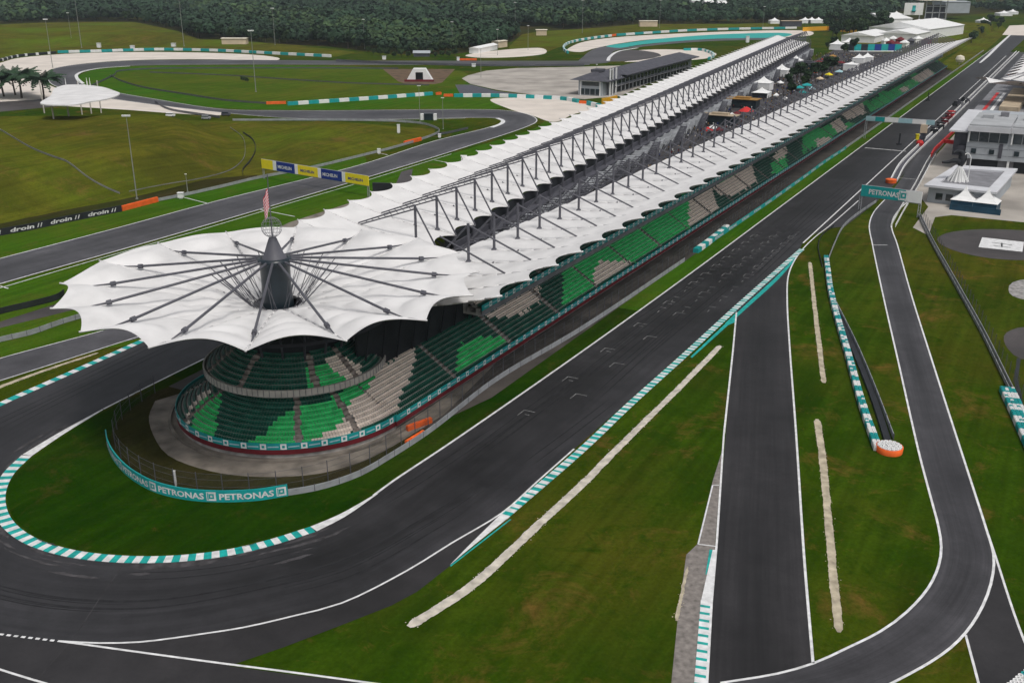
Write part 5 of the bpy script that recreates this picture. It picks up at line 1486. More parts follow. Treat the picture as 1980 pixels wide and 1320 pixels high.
for i, (x, y, m, s_) in enumerate(((1545, 178, 'teal', 4.5), (1560, 173, 'teal', 5.5), (1568, 180, 'sky_blue', 3.5), (1553, 187, 'teal', 3.5), (1583, 127, 'maroon', 6), (1596, 121, 'red', 5), (1610, 115, 'ochre', 5), (1571, 147, 'orange', 4.5), (1585, 160, 'cream_wall', 3.6), (1602, 152, 'yellow', 3.6), (1622, 146, 'sky_blue', 4.5), (1414, 233, 'white', 3.2), (1424, 230, 'maroon', 3.4), (1368, 262, 'red', 3.2), (1378, 258, 'white', 3.0), (1388, 262, 'maroon', 3.0), (1500, 193, 'white', 2.6), (1518, 200, 'white', 2.6), (1508, 168, 'white', 3.2), (1625, 128, 'maroon', 4.5))):
    p = P(x, y, ZM); cn = {'teal': 'teal', 'sky_blue': 'pale blue', 'maroon': 'maroon', 'red': 'red', 'ochre': 'ochre', 'orange': 'orange', 'cream_wall': 'cream', 'yellow': 'yellow', 'white': 'white'}[m]
    t = thing('market_stall', '%s canopied stall in the crowded mall between the stands' % cn, 'stall', p, -TH + i * .3, '%s stalls in the mall' % cn)
    g = MB(); h = s_ / 2
    for a, za, b, zb in ((h, 2.4, .05, 3.6),):
        ca = [(-a, -a), (a, -a), (a, a), (-a, a)]
        for q in range(4): g.poly([(*ca[q], za), (*ca[(q + 1) % 4], za), (0, 0, zb)])
        for q in range(4): g.poly([(*ca[q], za - .4), (*ca[(q + 1) % 4], za - .4), (*ca[(q + 1) % 4], za), (*ca[q], za)])
    g.build('canopy', M[m], t, origin=(0, 0, 0))
    g = MB(); g.box((0, 0, 0), s_ * .8, s_ * .7, 1.1); g.build('counter', M['slate'], t, origin=(0, 0, 0))
p = P(1690, 99, ZM); t = thing('banner_wall', 'long teal and dark hoarding across the far end of the mall', 'banner', p)
d = (P(1728, 97, ZM) - P(1640, 97, ZM)).normalized(); n = Vector((-d.y, d.x, 0))
for i, m in enumerate(('mast', 'teal', 'mast', 'teal', 'blue', 'teal', 'blue', 'teal')):
    g = MB(); g.box(p + d * ((i - 3.5) * 5.6), 5.5, 1.0, 5.5, d, n); g.build('panel', M[m], t)
g = MB(); g.box(p - n * 4, 44, 4, .4, d, n); g.build('base', M['white'], t)

# the crowd in the mall: people a few pixels tall, past counting
r9 = np.random.default_rng(9); g = MB(); cm = ['dark', 'maroon', 'white', 'blue', 'slate', 'ochre', 'cream_wall', 'bronze']
for k in range(1500):
    s_ = 120 + 610 * r9.uniform() ** .8; lo_, hi_ = -8 - .108 * (s_ - 50) - 1, 1.0
    p = ST(s_, lo_ + (hi_ - lo_) * r9.uniform(), ZM); mi = int(r9.integers(len(cm))); hgt = r9.uniform(1.55, 1.85)
    g.tube(p, p + Vector((0, 0, hgt * .5)), .16, .2, n=5, mi=0, cap=False); g.tube(p + Vector((0, 0, hgt * .5)), p + Vector((0, 0, hgt * .84)), .2, .24, n=5, mi=mi); g.tube(p + Vector((0, 0, hgt * .86)), p + Vector((0, 0, hgt)), .11, .09, n=5, mi=7)
tag(g.build('crowd', [M[c] for c in cm]), 'crowd of visitors walking between the stalls of the mall', 'crowd', kind='stuff')

# ------------------------------------------------------------------ far end of the mall
def hall(A, B, depth, h, label, ridge=2.5, wall='white', roof='white', z=0.0, name='marquee_hall', cat='marquee'):
    """white hall whose front runs from ground point A to B and which reaches depth metres back"""
    A = Vector((A.x, A.y, z)); B = Vector((B.x, B.y, z)); d = (B - A); L = d.length; d.normalize(); n = Vector((-d.y, d.x, 0))
    t = thing(name, label, cat, (A + B) / 2)
    g = MB(); g.box((A + B) / 2 + n * depth / 2, L, depth, h, d, n); g.build('wall', M[wall], t)
    g = MB(); o = .8; a, b = A - d * o - n * o + Vector((0, 0, h)), B + d * o - n * o + Vector((0, 0, h)); a2, b2 = a + n * (depth + 2 * o), b + n * (depth + 2 * o)
    r1, r2 = (a + a2) / 2 + Vector((0, 0, ridge)), (b + b2) / 2 + Vector((0, 0, ridge))
    g.poly([a, b, r2, r1]); g.poly([b2, a2, r1, r2]); g.poly([a, r1, a2]); g.poly([b, b2, r2]); g.poly([a, a2, b2, b]); g.build('roof', M[roof], t)
    return t
g = MB(); fdk = [ST(758, 2.5), ST(1300, 6), ST(1300, -135), ST(775, -76)]
g.poly([Vector((p.x, p.y, ZM - .01)) for p in reversed(fdk)])
for a, b in zip(fdk, fdk[1:] + fdk[:1]):
    c = (fdk[0] + fdk[1] + fdk[2] + fdk[3]) / 4; oa, ob = [q + (q - c).normalized() * 16 for q in (a, b)]
    g.poly([Vector((oa.x, oa.y, -.1)), Vector((ob.x, ob.y, -.1)), Vector((b.x, b.y, ZM - .01)), Vector((a.x, a.y, ZM - .01))])
struct(g.build('far_plateau', M['grass_hill']))
_hall = None
hall(P(1796, 76, ZM), P(1862, 66, ZM), 60, 9, 'largest white hall at the far end of the mall', 6, z=ZM)
hall(P(1770, 82, ZM), P(1800, 75, ZM), 34, 7, 'low white hall in front of the largest far hall', 3, z=ZM)
hall(P(1714, 57, ZM), P(1762, 56, ZM), 60, 11, 'white hall beside the scaffold gate at the far end', 5, z=ZM)
hall(P(1690, 84, ZM), P(1722, 76, ZM), 30, 6, 'long low white tent row left of the far stalls', 3, z=ZM)
hall(P(1764, 72, ZM), P(1796, 58, ZM), 22, 8, 'narrow white tent beside the far stalls', 3, z=ZM)
hall(P(1826, 26, ZM), P(1874, 26, ZM), 50, 16, 'tall pale block behind the largest far hall', 1, 'pale_wall', 'pale_wall', z=ZM)
p = P(1763, 46, ZM); t = thing('big_screen', 'white screen with a teal mark at the far end of the mall', 'screen', p)
g = MB(); g.box(p + Vector((0, 0, 10)), 23, 1.2, 14); g.build('panel', M['white'], t)
g = MB(); g.box(p + Vector((0, -.7, 13)), 4, .2, 8); g.lathe([(3, 0), (0, 4)], p + Vector((0, -.7, 15)), 8); g.build('emblem', M['teal'], t)
for o in (-8, 8): g = MB(); g.box(p + Vector((o, 0, 0)), 1, 1, 10); g.build('leg', M['rail'], t)
p = P(1806, 52, ZM); t = thing('scaffold_gate', 'scaffold gateway with a cream tent top at the far end of the mall', 'gate', p)
for o in (-12, -4, 4, 12): g = MB(); g.box(p + Vector((o, 0, 0)), .9, .9, 30); g.build('post', M['rail'], t)
for z in (8, 15, 22, 29): g = MB(); g.box(p + Vector((0, 0, z)), 25, .8, .9); g.build('beam', M['rail'], t)
g = MB(); g.box(p + Vector((0, 3, 6)), 23, 1, 18); g.build('back_panel', M['slate'], t)
g = MB(); g.poly([p + Vector((-20, -6, 29)), p + Vector((20, -6, 29)), p + Vector((4, 4, 36))]); g.poly([p + Vector((20, -6, 29)), p + Vector((22, 14, 29)), p + Vector((4, 4, 36))]); g.poly([p + Vector((-20, 14, 29)), p + Vector((-20, -6, 29)), p + Vector((4, 4, 36))]); g.poly([p + Vector((22, 14, 29)), p + Vector((-20, 14, 29)), p + Vector((4, 4, 36))]); g.build('tent_top', M['cream_tent'], t)
k = 0
for (x, y) in ((1733, 95), (1748, 92), (1760, 88), (1774, 84), (1740, 86), (1752, 80), (1768, 78), (1780, 74), (1722, 92), (1735, 80), (1745, 73), (1712, 88), (1790, 88), (1726, 84), (1757, 70), (1772, 68)):
    m = ('maroon', 'white', 'slate', 'white')[k % 4]; k += 1
    cn = {'maroon': 'maroon', 'white': 'white', 'slate': 'grey'}[m]
    p = P(x, y, ZM)
    t = thing('market_stall', 'small %s tent among the far crowd of stalls' % cn, 'stall', p, k * .4, 'far %s stalls' % cn)
    g = MB(); g.box((0, 0, 0), 6, 6, 4)
    for q in range(4):
        c4 = [(-3.4, -3.4), (3.4, -3.4), (3.4, 3.4), (-3.4, 3.4)]; g.poly([(*c4[q], 4), (*c4[(q + 1) % 4], 4), (0, 0, 6.6)])
    g.build('canopy', M[m], t, origin=(0, 0, 0))
for i, (x, y, w_) in enumerate(((1497, 46, 14), (1556, 45, 13), (1569, 45, 13), (1582, 45, 12), (1732, 32, 16), (1900, 46, 15), (1940, 31, 20), (1957, 28, 14), (1704, 40, 14), (1688, 44, 12))):
    tent(P(x, y), w_, ('white tent alone beside the grey shed', 'first white tent right of the grey shed', 'second white tent right of the grey shed', 'third white tent right of the grey shed', 'white tent in front of the trees left of the white screen', 'white tent right of the largest far hall', 'bright white tent far beyond the main straight', 'smaller white tent right of the bright far one', 'white tent beside the far blue roof', 'small white tent left of the far blue roof')[i], 4, 4, 0, group='far white tents')
hall(P(1512, 52), P(1550, 52), 14, 7, 'grey shed with a tan roof beyond the far gravel trap', .6, 'slate', 'sand_roof', name='shed', cat='shed')
hall(P(1660, 38), P(1688, 38), 20, 10, 'small building with a blue-grey roof among the far trees', 4, 'slate', 'blue_roof', name='house', cat='building')
hall(P(429, 86), P(476, 86), 10, 5.6, 'cream hut with a pale roof at the forest edge on the left', .6, 'cream_wall', 'cream_tent', name='hut', cat='hut')
hall(P(1037, 69), P(1057, 69), 9, 6, 'small cream hut at the start of the far grass bank', .6, 'cream_wall', 'cream_tent', name='hut', cat='hut')
hall(P(1237, 52), P(1271, 52), 12, 7, 'long cream hut above the far gravel trap', .6, 'cream_wall', 'cream_tent', name='hut', cat='hut')
hall(P(925, 104), P(962, 96), 9, 4.5, 'white tarpaulin-covered stack on the gravel yard', 1.5, 'white', 'white', name='storage_tent', cat='tent')
hall(P(964, 93), P(981, 91), 8, 6, 'cream container behind the white tarpaulin stack', .5, 'cream_wall', 'cream_tent', name='container', cat='container')
hall(P(800, 110), P(830, 110), 8, 3, 'pale low roof among the bushes by the far straight', 2, 'slate', 'pale_wall', name='shed', cat='shed')
for i, (x, y) in enumerate(((1345, 12), (1372, 17), (1398, 20))):
    hall(P(x - 8, y), P(x + 8, y), 40, 10, ('leftmost pale roof far off in the forest', 'middle pale roof far off in the forest', 'rightmost pale roof far off in the forest')[i], 6, 'white', 'white', name='house', cat='building')
def amber_wall(px, label):
    pa = resample([P(*q) for q in px], 6); g = MB(); g.wall(pa, 0, 4.8, .8); return tag(g.build('hoarding', M['amber'], origin=pa[0]), label, 'hoarding')
amber_wall([(1552, 61), (1600, 59), (1655, 65)], 'long amber hoarding behind the far end of the rear stand')
amber_wall([(1164, 207), (1181, 204), (1192, 201)], 'short amber hoarding in front of the dark-roofed pit building')

# tunnel portal in the infield
p = P(811, 158); t = thing('tunnel_portal', 'white splayed tunnel portal under the far straight', 'tunnel', p)
g = MB()
y0 = 0; W1, W0, Hh = 19, 8.5, 8.5; ow, oh = 5.2, 6.2
for s_ in (-1, 1):
    f0 = [(s_ * ow / 2, 0), (s_ * W1 / 2, 0), (s_ * W0 / 2, Hh), (s_ * ow / 2, oh)]
    g.poly([p + Vector((x, 0, z)) for x, z in (f0 if s_ > 0 else f0[::-1])])
    g.poly([p + Vector((x, y, z)) for x, y, z in ((s_ * W1 / 2, 0, 0), (s_ * W1 / 2, 8, 0), (s_ * W0 / 2, 8, Hh), (s_ * W0 / 2, 0, Hh))])
g.poly([p + Vector((x, 0, z)) for x, z in ((-ow / 2, oh), (ow / 2, oh), (W0 / 2, Hh), (-W0 / 2, Hh))]); g.poly([p + Vector((x, y, Hh)) for x, y in ((-W0 / 2, 0), (W0 / 2, 0), (W0 / 2, 8), (-W0 / 2, 8))])
g.build('wall', M['white'], t)
g = MB(); g.poly([p + Vector((x, 2.5, z)) for x, z in ((-ow / 2, 0), (ow / 2, 0), (ow / 2, oh), (-ow / 2, oh))])
for s_ in (-1, 1): g.poly([p + Vector((s_ * ow / 2, y, z)) for y, z in ((0, 0), (2.5, 0), (2.5, oh), (0, oh))])
g.build('opening', M['dark'], t)
g = MB(); g.box(p + Vector((0, -.6, 0)), W1 + 1.6, 1.0, 1.4); g.build('plinth', M['maroon'], t)
sheet('bare_soil', [P(*q) for q in ((740, 134), (880, 134), (855, 160), (840, 163), (785, 163), (770, 158))], .024, M['soil'])

# ------------------------------------------------------------------ the dark-roofed pit building behind the rear stand
def pitb():
    A = P(1153, 186); d = (P(1290, 147) - A).normalized(); n = Vector((-d.y, d.x, 0))   # d along its length, n away to the left
    t = thing('pit_building', 'long two-storey building with dark slate roofs behind the rear stand', 'building', A)
    q = lambda u, v, z: A + d * u + n * v + Vector((0, 0, z))
    g = MB(); g.box(q(90, 4, 0), 180, 16, 9, d, n); g.build('wall', M['pale_wall'], t)
    g = MB()
    # near pavilion roof (hipped) and the two long roofs behind it
    def hip(u0, u1, v0, v1, z, h, o=1.5):
        a, b, c, e = q(u0 - o, v0 - o, z), q(u1 + o, v0 - o, z), q(u1 + o, v1 + o, z), q(u0 - o, v1 + o, z)
        m_ = (v0 + v1) / 2; k_ = (v1 - v0) / 2
        r1, r2 = q(u0 + k_, m_, z + h), q(u1 - k_, m_, z + h)
        for f_ in ((a, b, r2, r1), (c, e, r1, r2), (e, a, r1), (b, c, r2), (a, e, c, b)): g.poly(f_)
        g.box(q((u0 + u1) / 2, v0 - o, z - .5), u1 - u0 + 2 * o, .3, .5, d, n)
    hip(0, 36, -6, 16, 9, 5.0); hip(30, 182, -7, 13, 10.5, 3.6, 2.0)
    g.build('roof', M['slate'], t)
    g = MB(); g.box(q(14, 5, 13.2), 9, 6, 1.6, d, n); g.build('roof_vent', M['slate'], t)
    for i, (u, w_) in enumerate(((-.06, 0),)):
        pass
    # end facade towards us: white frame, dark opening, glazed lower panels
    g = MB(); g.box(q(-.15, 4, 6.0), .2, 11, 2.4, d, n); g.build('window', M['glass'], t)
    for v in (-1, 2.5, 6, 9.5): g = MB(); g.box(q(-.2, v, .6), .25, 2.9, 3.6, d, n); g.build('window', M['glass'], t)
    g = MB(); g.box(q(-.3, 4, 8.5), .5, 13, .5, d, n); g.box(q(-.3, -2.4, 0), .5, .5, 8.5, d, n); g.box(q(-.3, 10.4, 0), .5, .5, 8.5, d, n); g.build('door_frame', M['white'], t)
    for u in (6, 10, 16):
        g = MB(); g.box(q(u, -6.5, 0), .8, .8, 16, d, n); g.build('post', M['white'], t)
    g = MB(); g.box(q(8, -6.0, 0), 3.6, .6, 15, d, n); g.build('tower_panel', M['dark'], t)
    for k in range(22):
        g = MB(); u = 22 + k * 7.0
        g.box(q(u, -4.3, .5), 4.6, .5, 3.4, d, n); g.build('garage_door', M['dark'], t)
        g = MB(); g.box(q(u, -4.2, 5.2), 5.2, .5, 2.6, d, n); g.build('window', M['glass'], t)
        g = MB(); g.tube(q(u + 3.4, -6.5, 0), q(u + 3.4, -6.5, 10.3), .2, n=5); g.build('column', M['rail'], t)
    g = MB(); g.box(q(95, -5.6, 4.3), 160, 2.6, .4, d, n); g.build('balcony', M['grey'], t)
pitb()

# ------------------------------------------------------------------ right side: flat-roofed building, tents, sculpture
zr = 6.2
FLb, FRb, BRb, BLb = P(1787, 357, zr), P(1927, 372, zr), P(1968, 326, zr), P(1848, 319, zr)
def lv(p, z): return Vector((p.x, p.y, z))
cb = (FLb + FRb + BRb + BLb) / 4
t = thing('flat_roofed_building', 'low grey building with a broad white parapet roof beside the pit road', 'building', lv(cb, 0))
def inset(k): return [cb.lerp(p, k) for p in (FLb, FRb, BRb, BLb)]
g = MB(); c1, c2 = inset(1.0), inset(.70)
for i in range(4):
    j = (i + 1) % 4
    g.poly([lv(c1[i], zr), lv(c1[j], zr), lv(c2[j], zr), lv(c2[i], zr)]); g.poly([lv(c1[i], zr - .7), lv(c1[j], zr - .7), lv(c1[j], zr), lv(c1[i], zr)])
    g.poly([lv(c2[j], zr - .6), lv(c2[i], zr - .6), lv(c2[i], zr), lv(c2[j], zr)])
g.poly([lv(p, zr - .7) for p in reversed(c1)])
g.build('roof', M['white_roof'], t)
g = MB(); g.poly([lv(p, zr - .55) for p in c2]); g.build('roof_deck', M['grey'], t)
g = MB(); c3 = inset(.90)
for i in range(4): j = (i + 1) % 4; g.poly([lv(c3[i], 0), lv(c3[j], 0), lv(c3[j], zr - .7), lv(c3[i], zr - .7)])
g.build('wall', M['pale_wall'], t)
fd = (FRb - FLb).normalized(); fn_ = Vector((fd.y, -fd.x, 0))
for k in range(3):
    g = MB(); g.box(lv(c3[0].lerp(c3[1], .18 + .16 * k), 1.2) + fn_ * .02, 2.2, .12, 2.2, fd, fn_); g.build('window', M['glass'], t)
# sculpture on the roof: pale cone with a dark curling body
sp = P(1852, 350, zr - .55); t = thing('roof_sculpture', 'dark curling bronze sculpture on a white ribbed cone on the flat roof', 'sculpture', sp)
g = MB()
for k in range(14):
    a = 2 * math.pi * k / 14; g.tube(sp + Vector((3.4 * math.cos(a), 3.4 * math.sin(a), 0)), sp + Vector((.5 * math.cos(a), .5 * math.sin(a), 5.2)), .22, .12, n=5)
g.lathe([(2.4, 0), (1.5, 2.0), (.5, 5.2)], sp, 14); g.build('cone', M['white'], t)
g = MB()
def limb(pts, r):
    pv = None
    sp_ = spline([sp + Vector(q) for q in pts], .5); n_ = len(sp_)
    for i in range(n_ - 1):
        f0 = r(i / (n_ - 1)); f1 = r((i + 1) / (n_ - 1)); g.tube(sp_[i], sp_[i + 1], f0, f1, n=8)
limb([(0, 0, 4.5), (.4, .3, 6.5), (.6, .4, 8.5), (-.2, .3, 9.8), (-1.6, .1, 10.2), (-3.2, -.2, 9.7)], lambda q: .5 + 1.0 * math.sin(min(1, q * 1.3) * math.pi))
limb([(.3, .2, 6.4), (-1.8, 0, 7.0), (-4.4, -.2, 6.6), (-6.4, -.4, 6.5)], lambda q: 1.0 - .6 * q)
limb([(-3.6, -.1, 6.7), (-2.6, .2, 7.4), (-1.4, .2, 7.4)], lambda q: .35)
g.build('body', M['dark'], t, smooth=True)
g = MB(); pv = None
for i in range(13):
    a = math.pi * i / 12; p = sp + Vector((1.6 + 1.5 * math.cos(a), -.6, 7.0 + 2.6 * math.sin(a))) if i else sp + Vector((3.1, -.6, 0))
    if pv is not None: g.tube(pv, p, .16, n=5)
    pv = p
g.build('arched_pole', M['white'], t)
# twin peaked tents
dd2 = fd
for k, (x, y) in enumerate(((1863, 401), (1906, 406))):
    p = P(x, y)
    tent(p, 7.4, ('left white peaked tent with a dark blue front before the flat-roofed building', 'right white peaked tent with a dark blue front before the flat-roofed building')[k], 2.9, 4.2, math.atan2(fd.y, fd.x), body='blue_dark', group='twin tents by the pit road')
p = P(1884, 411); g = MB(); g.box(p, 15.5, .3, 1.9, fd, fn_); tag(g.build('hoarding', M['blue_dark'], origin=p), 'dark blue hoarding along the front of the twin tents', 'hoarding')
t = thing('pit_fence', 'white railing with a red painted wall along the pit lane', 'wall', P(1800, 300))
g = MB(); g.wall(resample([P(1800, 304), P(1806, 293), P(1849, 252)], 3), 0, 1.6, .5); g.wall(resample([P(1822, 276), P(1848, 279)], 2), 0, 1.6, 1.5); g.build('red_panel', M['red'], t)
for off in (0, 9):
    pa = resample([P(1722 + off, 440), P(1738 + off, 410), P(1768 + off, 360), P(1790 + off, 318), P(1800 + off, 302)], 2.5); g = MB(); g.wall(pa, .1, 1.1, .14); g.build('rail', M['white'], t)

# the pit building with stepped white facades
b0 = ST(303, 79.0); Dd = DV; Nn = NV
t = thing('pit_building', 'multi-storey white pit building with dark glass bands at the right edge', 'building', b0)
q = lambda s_, t_, z: ST(s_, t_, z)
def bx(name, s0, s1, t0, t1, z0, z1, m, par=None):
    g = MB(); g.box(ST((s0 + s1) / 2, (t0 + t1) / 2, z0), t1 - t0, s1 - s0, z1 - z0, NV, DV); return g.build(name, M[m], par or t)
bx('wall', 303, 360, 79.5, 128, 4.6, 16.6, 'pale_wall')
bx('wall', 305, 362, 80.5, 128, 0, 4.58, 'grey')
for k in range(3):
    t0 = 79.3 + k * 15.2
    w_ = bx('window', 302.6, 303.3, t0 + 1.0, t0 + 14.6, 11.4, 15.2, 'glass')
    bx('window_frame', 302.3, 302.58, t0 + .5, t0 + 1.0, 11.0, 15.4, 'white')
    bx('roof', 301.2 + k * .7, 318, t0 + .05, t0 + 15.15, 15.3, 17.3, 'white_roof')
    bx('roof_slab', 301.8 + k * .7, 340, t0 + .3, t0 + 15, 17.3, 17.9, 'grey_light')
    for o in (2.2, 8.6): bx('window', 302.75, 303.2, t0 + o, t0 + o + 1.8, 6.8, 8.6, 'glass')
    bx('window', 302.7, 303.2, t0 + 11.9, t0 + 13.2, 5.6, 11.0, 'slate')
    bx('roof_unit', 322, 326, t0 + 3, t0 + 7, 17.9, 19.2, 'grey_light'); bx('roof_unit', 330, 333, t0 + 9, t0 + 12, 17.9, 19.6, 'grey')
    for zz in (6.4, 9.0): bx('wall_joint', 302.93, 302.99, t0 + .2, t0 + 15.0, zz, zz + .09, 'slate')
    for oo in (4.2, 7.8, 11.4): bx('mullion', 302.45, 302.58, t0 + oo, t0 + oo + .16, 11.4, 15.2, 'grey_light')
    bx('garage_door', 304.6, 305.2, t0 + 2.6, t0 + 12.2, .2, 4.2, 'dark')
    bx('column', 303.2, 304.4, t0 + .3, t0 + 1.1, 0, 4.6, 'white')
bx('roof_terrace', 303, 372, 72.5, 79.2, 14.4, 15.0, 'white_roof'); bx('side_wall', 306, 372, 74.5, 79.2, 5, 14.3, 'slate'); bx('balcony', 304, 330, 76.5, 79.1, 7.4, 9.2, 'slate')
bx('wall', 372, 900, 78, 128, 0, 12, 'slate'); bx('roof_terrace', 372, 900, 73, 128, 12.0, 12.6, 'grey')
bx('garage_front', 372, 900, 73.6, 78, .1, 4.4, 'dark')
for k in range(2): bx('terrace_stripe', 378, 470, 76.5 + k * 3.2, 78 + k * 3.2, 12.62, 12.66, ('red', 'white')[k])
bx('roof_hut', 372, 392, 98, 112, 12.6, 17, 'cream_wall'); bx('roof_hut', 385, 470, 84, 92, 12.6, 15.5, 'sand_roof')
# membrane canopies over the pit terrace
t = thing('pit_canopy', 'row of white membrane canopies with masts over the pit terrace', 'canopy', ST(430, 80))
def pit_panel(s0, t0, w_, L):
    g = MB(); nu, nd = 8, 14
    for j in range(nd + 1):
        for i in range(nu + 1):
            a = i / nu; qv = 4 * a * (1 - a); k_ = j / nd; tt = t0 + qv * 7.0 + (L - qv * 7.0) * k_
            z = 23.0 - 2.6 * min(1, k_ * 1.4) + qv * 2.4 * (1 - k_ * .6)
            g.v.append(tuple(ST(s0 + a * w_, tt, z)))
    for j in range(nd):
        for i in range(nu): a = j * (nu + 1) + i; g.f.append((a, a + nu + 1, a + nu + 2, a + 1)); g.m.append(0)
    g.build('canopy_panel', M['membrane'], t, smooth=True)
    g = MB(); p = ST(s0, t0 + 16, 0); g.tube(Vector((p.x, p.y, 12.6)), Vector((p.x, p.y, 29)), .3, n=6); g.build('mast', M['steel'], t)
    g = MB()
    for dt in (-13, 14): e = ST(s0, t0 + 16 + dt, 21.6); g.tube(Vector((p.x, p.y, 28.6)), e, .14, n=4)
    g.build('stay', M['steel'], t)
for k in range(20): pit_panel(436 + k * 20, 79.5, 20, 42)
# the big end fan
g = MB(); fc = ST(430, 98, 0); nA, nr = 40, 10
for j in range(nr + 1):
    for i in range(nA + 1):
        a = math.pi * i / nA; sc_ = abs(math.sin(a * 4)); rr = (30 - 3.5 * sc_) * (.05 + .95 * j / nr)
        pz = 20.2 + 3.0 * (j / nr) + 1.6 * sc_ * (j / nr)
        v_ = fc - DV * (rr * math.sin(a)) - NV * (rr * math.cos(a)); g.v.append((v_.x, v_.y, pz))
for j in range(nr):
    for i in range(nA): a = j * (nA + 1) + i; g.f.append((a, a + nA + 1, a + nA + 2, a + 1)); g.m.append(0)
g.build('end_fan', M['membrane'], t, smooth=True)
g = MB(); g.tube(Vector((fc.x, fc.y, 12.6)), Vector((fc.x, fc.y, 30)), .45, n=8); g.build('mast', M['steel'], t)
for i in range(9):
    a = math.pi * i / 8; v_ = fc - DV * (22 * math.sin(a)) - NV * (22 * math.cos(a)); g = MB(); g.tube(Vector((fc.x, fc.y, 29)), Vector((v_.x, v_.y, 23.3)), .16, n=4); g.build('strut', M['steel'], t)
# equipment on the pit wall and lane
for i, (x, y) in enumerate(((1846, 205), (1853, 201), (1861, 197), (1858, 206), (1870, 199))):
    p = P(x, y); g = MB(); g.box(p, 2.2, 1.6, 1.6); g.box(p + Vector((.2, .1, 1.6)), 1.5, 1.1, 1.0); tag(g.build('equipment_case', M[('dark', 'slate', 'dark', 'grey', 'slate')[i]], origin=p), 'equipment case stacked on the pit lane under the canopies', 'case', 'equipment cases on the pit lane')
for i, (x, y) in enumerate(((1737, 281), (1740, 276))):
    pass
for (x, y, lab) in ((1738, 280, 'dark start-light stand lying on the grid by the start line'), (1794, 195, 'dark post standing at the grass edge of the main straight')):
    p = P(x, y); g = MB(); g.tube(p, p + Vector((0, 0, 5.0)), .35, .3, n=6); g.box(p, 2.0, 1.2, .6); tag(g.build('signal_post', M['dark'], origin=p), lab, 'post')
p = P(1856, 118, 3); g = MB(); g.lathe([(0, 0), (2.6, .8), (3.6, 3.0), (2.8, 5.4), (0, 6.4)], Vector((p.x, p.y, 1.2)), 14); g.tube((p.x, p.y, 0), (p.x, p.y, 1.6), .5)
tag(g.build('balloon', M['cream_tent'], origin=p), 'round white balloon on the bank past the end of the stand', 'balloon')
px_sheet('stand_end_grass', [(1810, 130), (1878, 82), (1935, 48), (1950, 60), (1890, 112), (1850, 140)], .027, M['grass_hill'], smooth=False)
px_sheet('straight_end_gravel', [(1938, 68), (1952, 50), (1995, 48), (2040, 60), (2010, 70)], .05, M['gravel'], smooth=False)
sheet('far_kerb', [P(1893, 122), P(1910, 106), P(1930, 86), P(1951, 68), P(1955, 68), P(1934, 88), P(1913, 109), P(1897, 122)], .06, M['white_paint'])

# ------------------------------------------------------------------ small canopy on the hill
cc = G(150, 190); cz = 0
t = thing('hill_canopy', 'oval white canopy on slim columns at the top of the grass hill', 'canopy', cc)
ring = [(80, 201), (98, 185), (108, 170), (130, 164), (160, 164), (196, 168), (222, 176), (232, 181), (208, 191), (172, 197), (140, 203), (112, 203)]
ZC = 17.5
rp = spline([P(x, y, ZC) for x, y in ring], 4, True)
cen = sum(rp, Vector((0, 0, 0))) / len(rp)
g = MB(); n_ = len(rp)
rows_ = [[cen.lerp(p, k / 6) + Vector((0, 0, .5 * (1 - (k / 6) ** 2))) for p in rp] for k in range(0, 7)]
for k in range(6):
    for i in range(n_):
        j = (i + 1) % n_; g.poly([rows_[k][i], rows_[k + 1][i], rows_[k + 1][j], rows_[k][j]])
under = [p + Vector((0, 0, -.5)) for p in rp]
for i in range(n_): j = (i + 1) % n_; g.poly([rp[i], under[i], under[j], rp[j]])
g.build('roof', M['membrane'], t, smooth=False)
for (x, y) in ((86, 219), (104, 231), (133, 225), (159, 222), (177, 220), (196, 219)):
    b_ = G(x, y)
    g = MB(); g.tube(b_, Vector((b_.x, b_.y, ZC - .2)), .35, n=6); g.build('column', M['parapet'], t)
for (x, y) in ((128, 160), (152, 160), (169, 160), (175, 160)):
    p = P(x, y + 8, ZC); g = MB(); g.tube(p, p + Vector((0, 0, 4.5)), .22, .08, n=5); g.build('spire', M['white'], t)
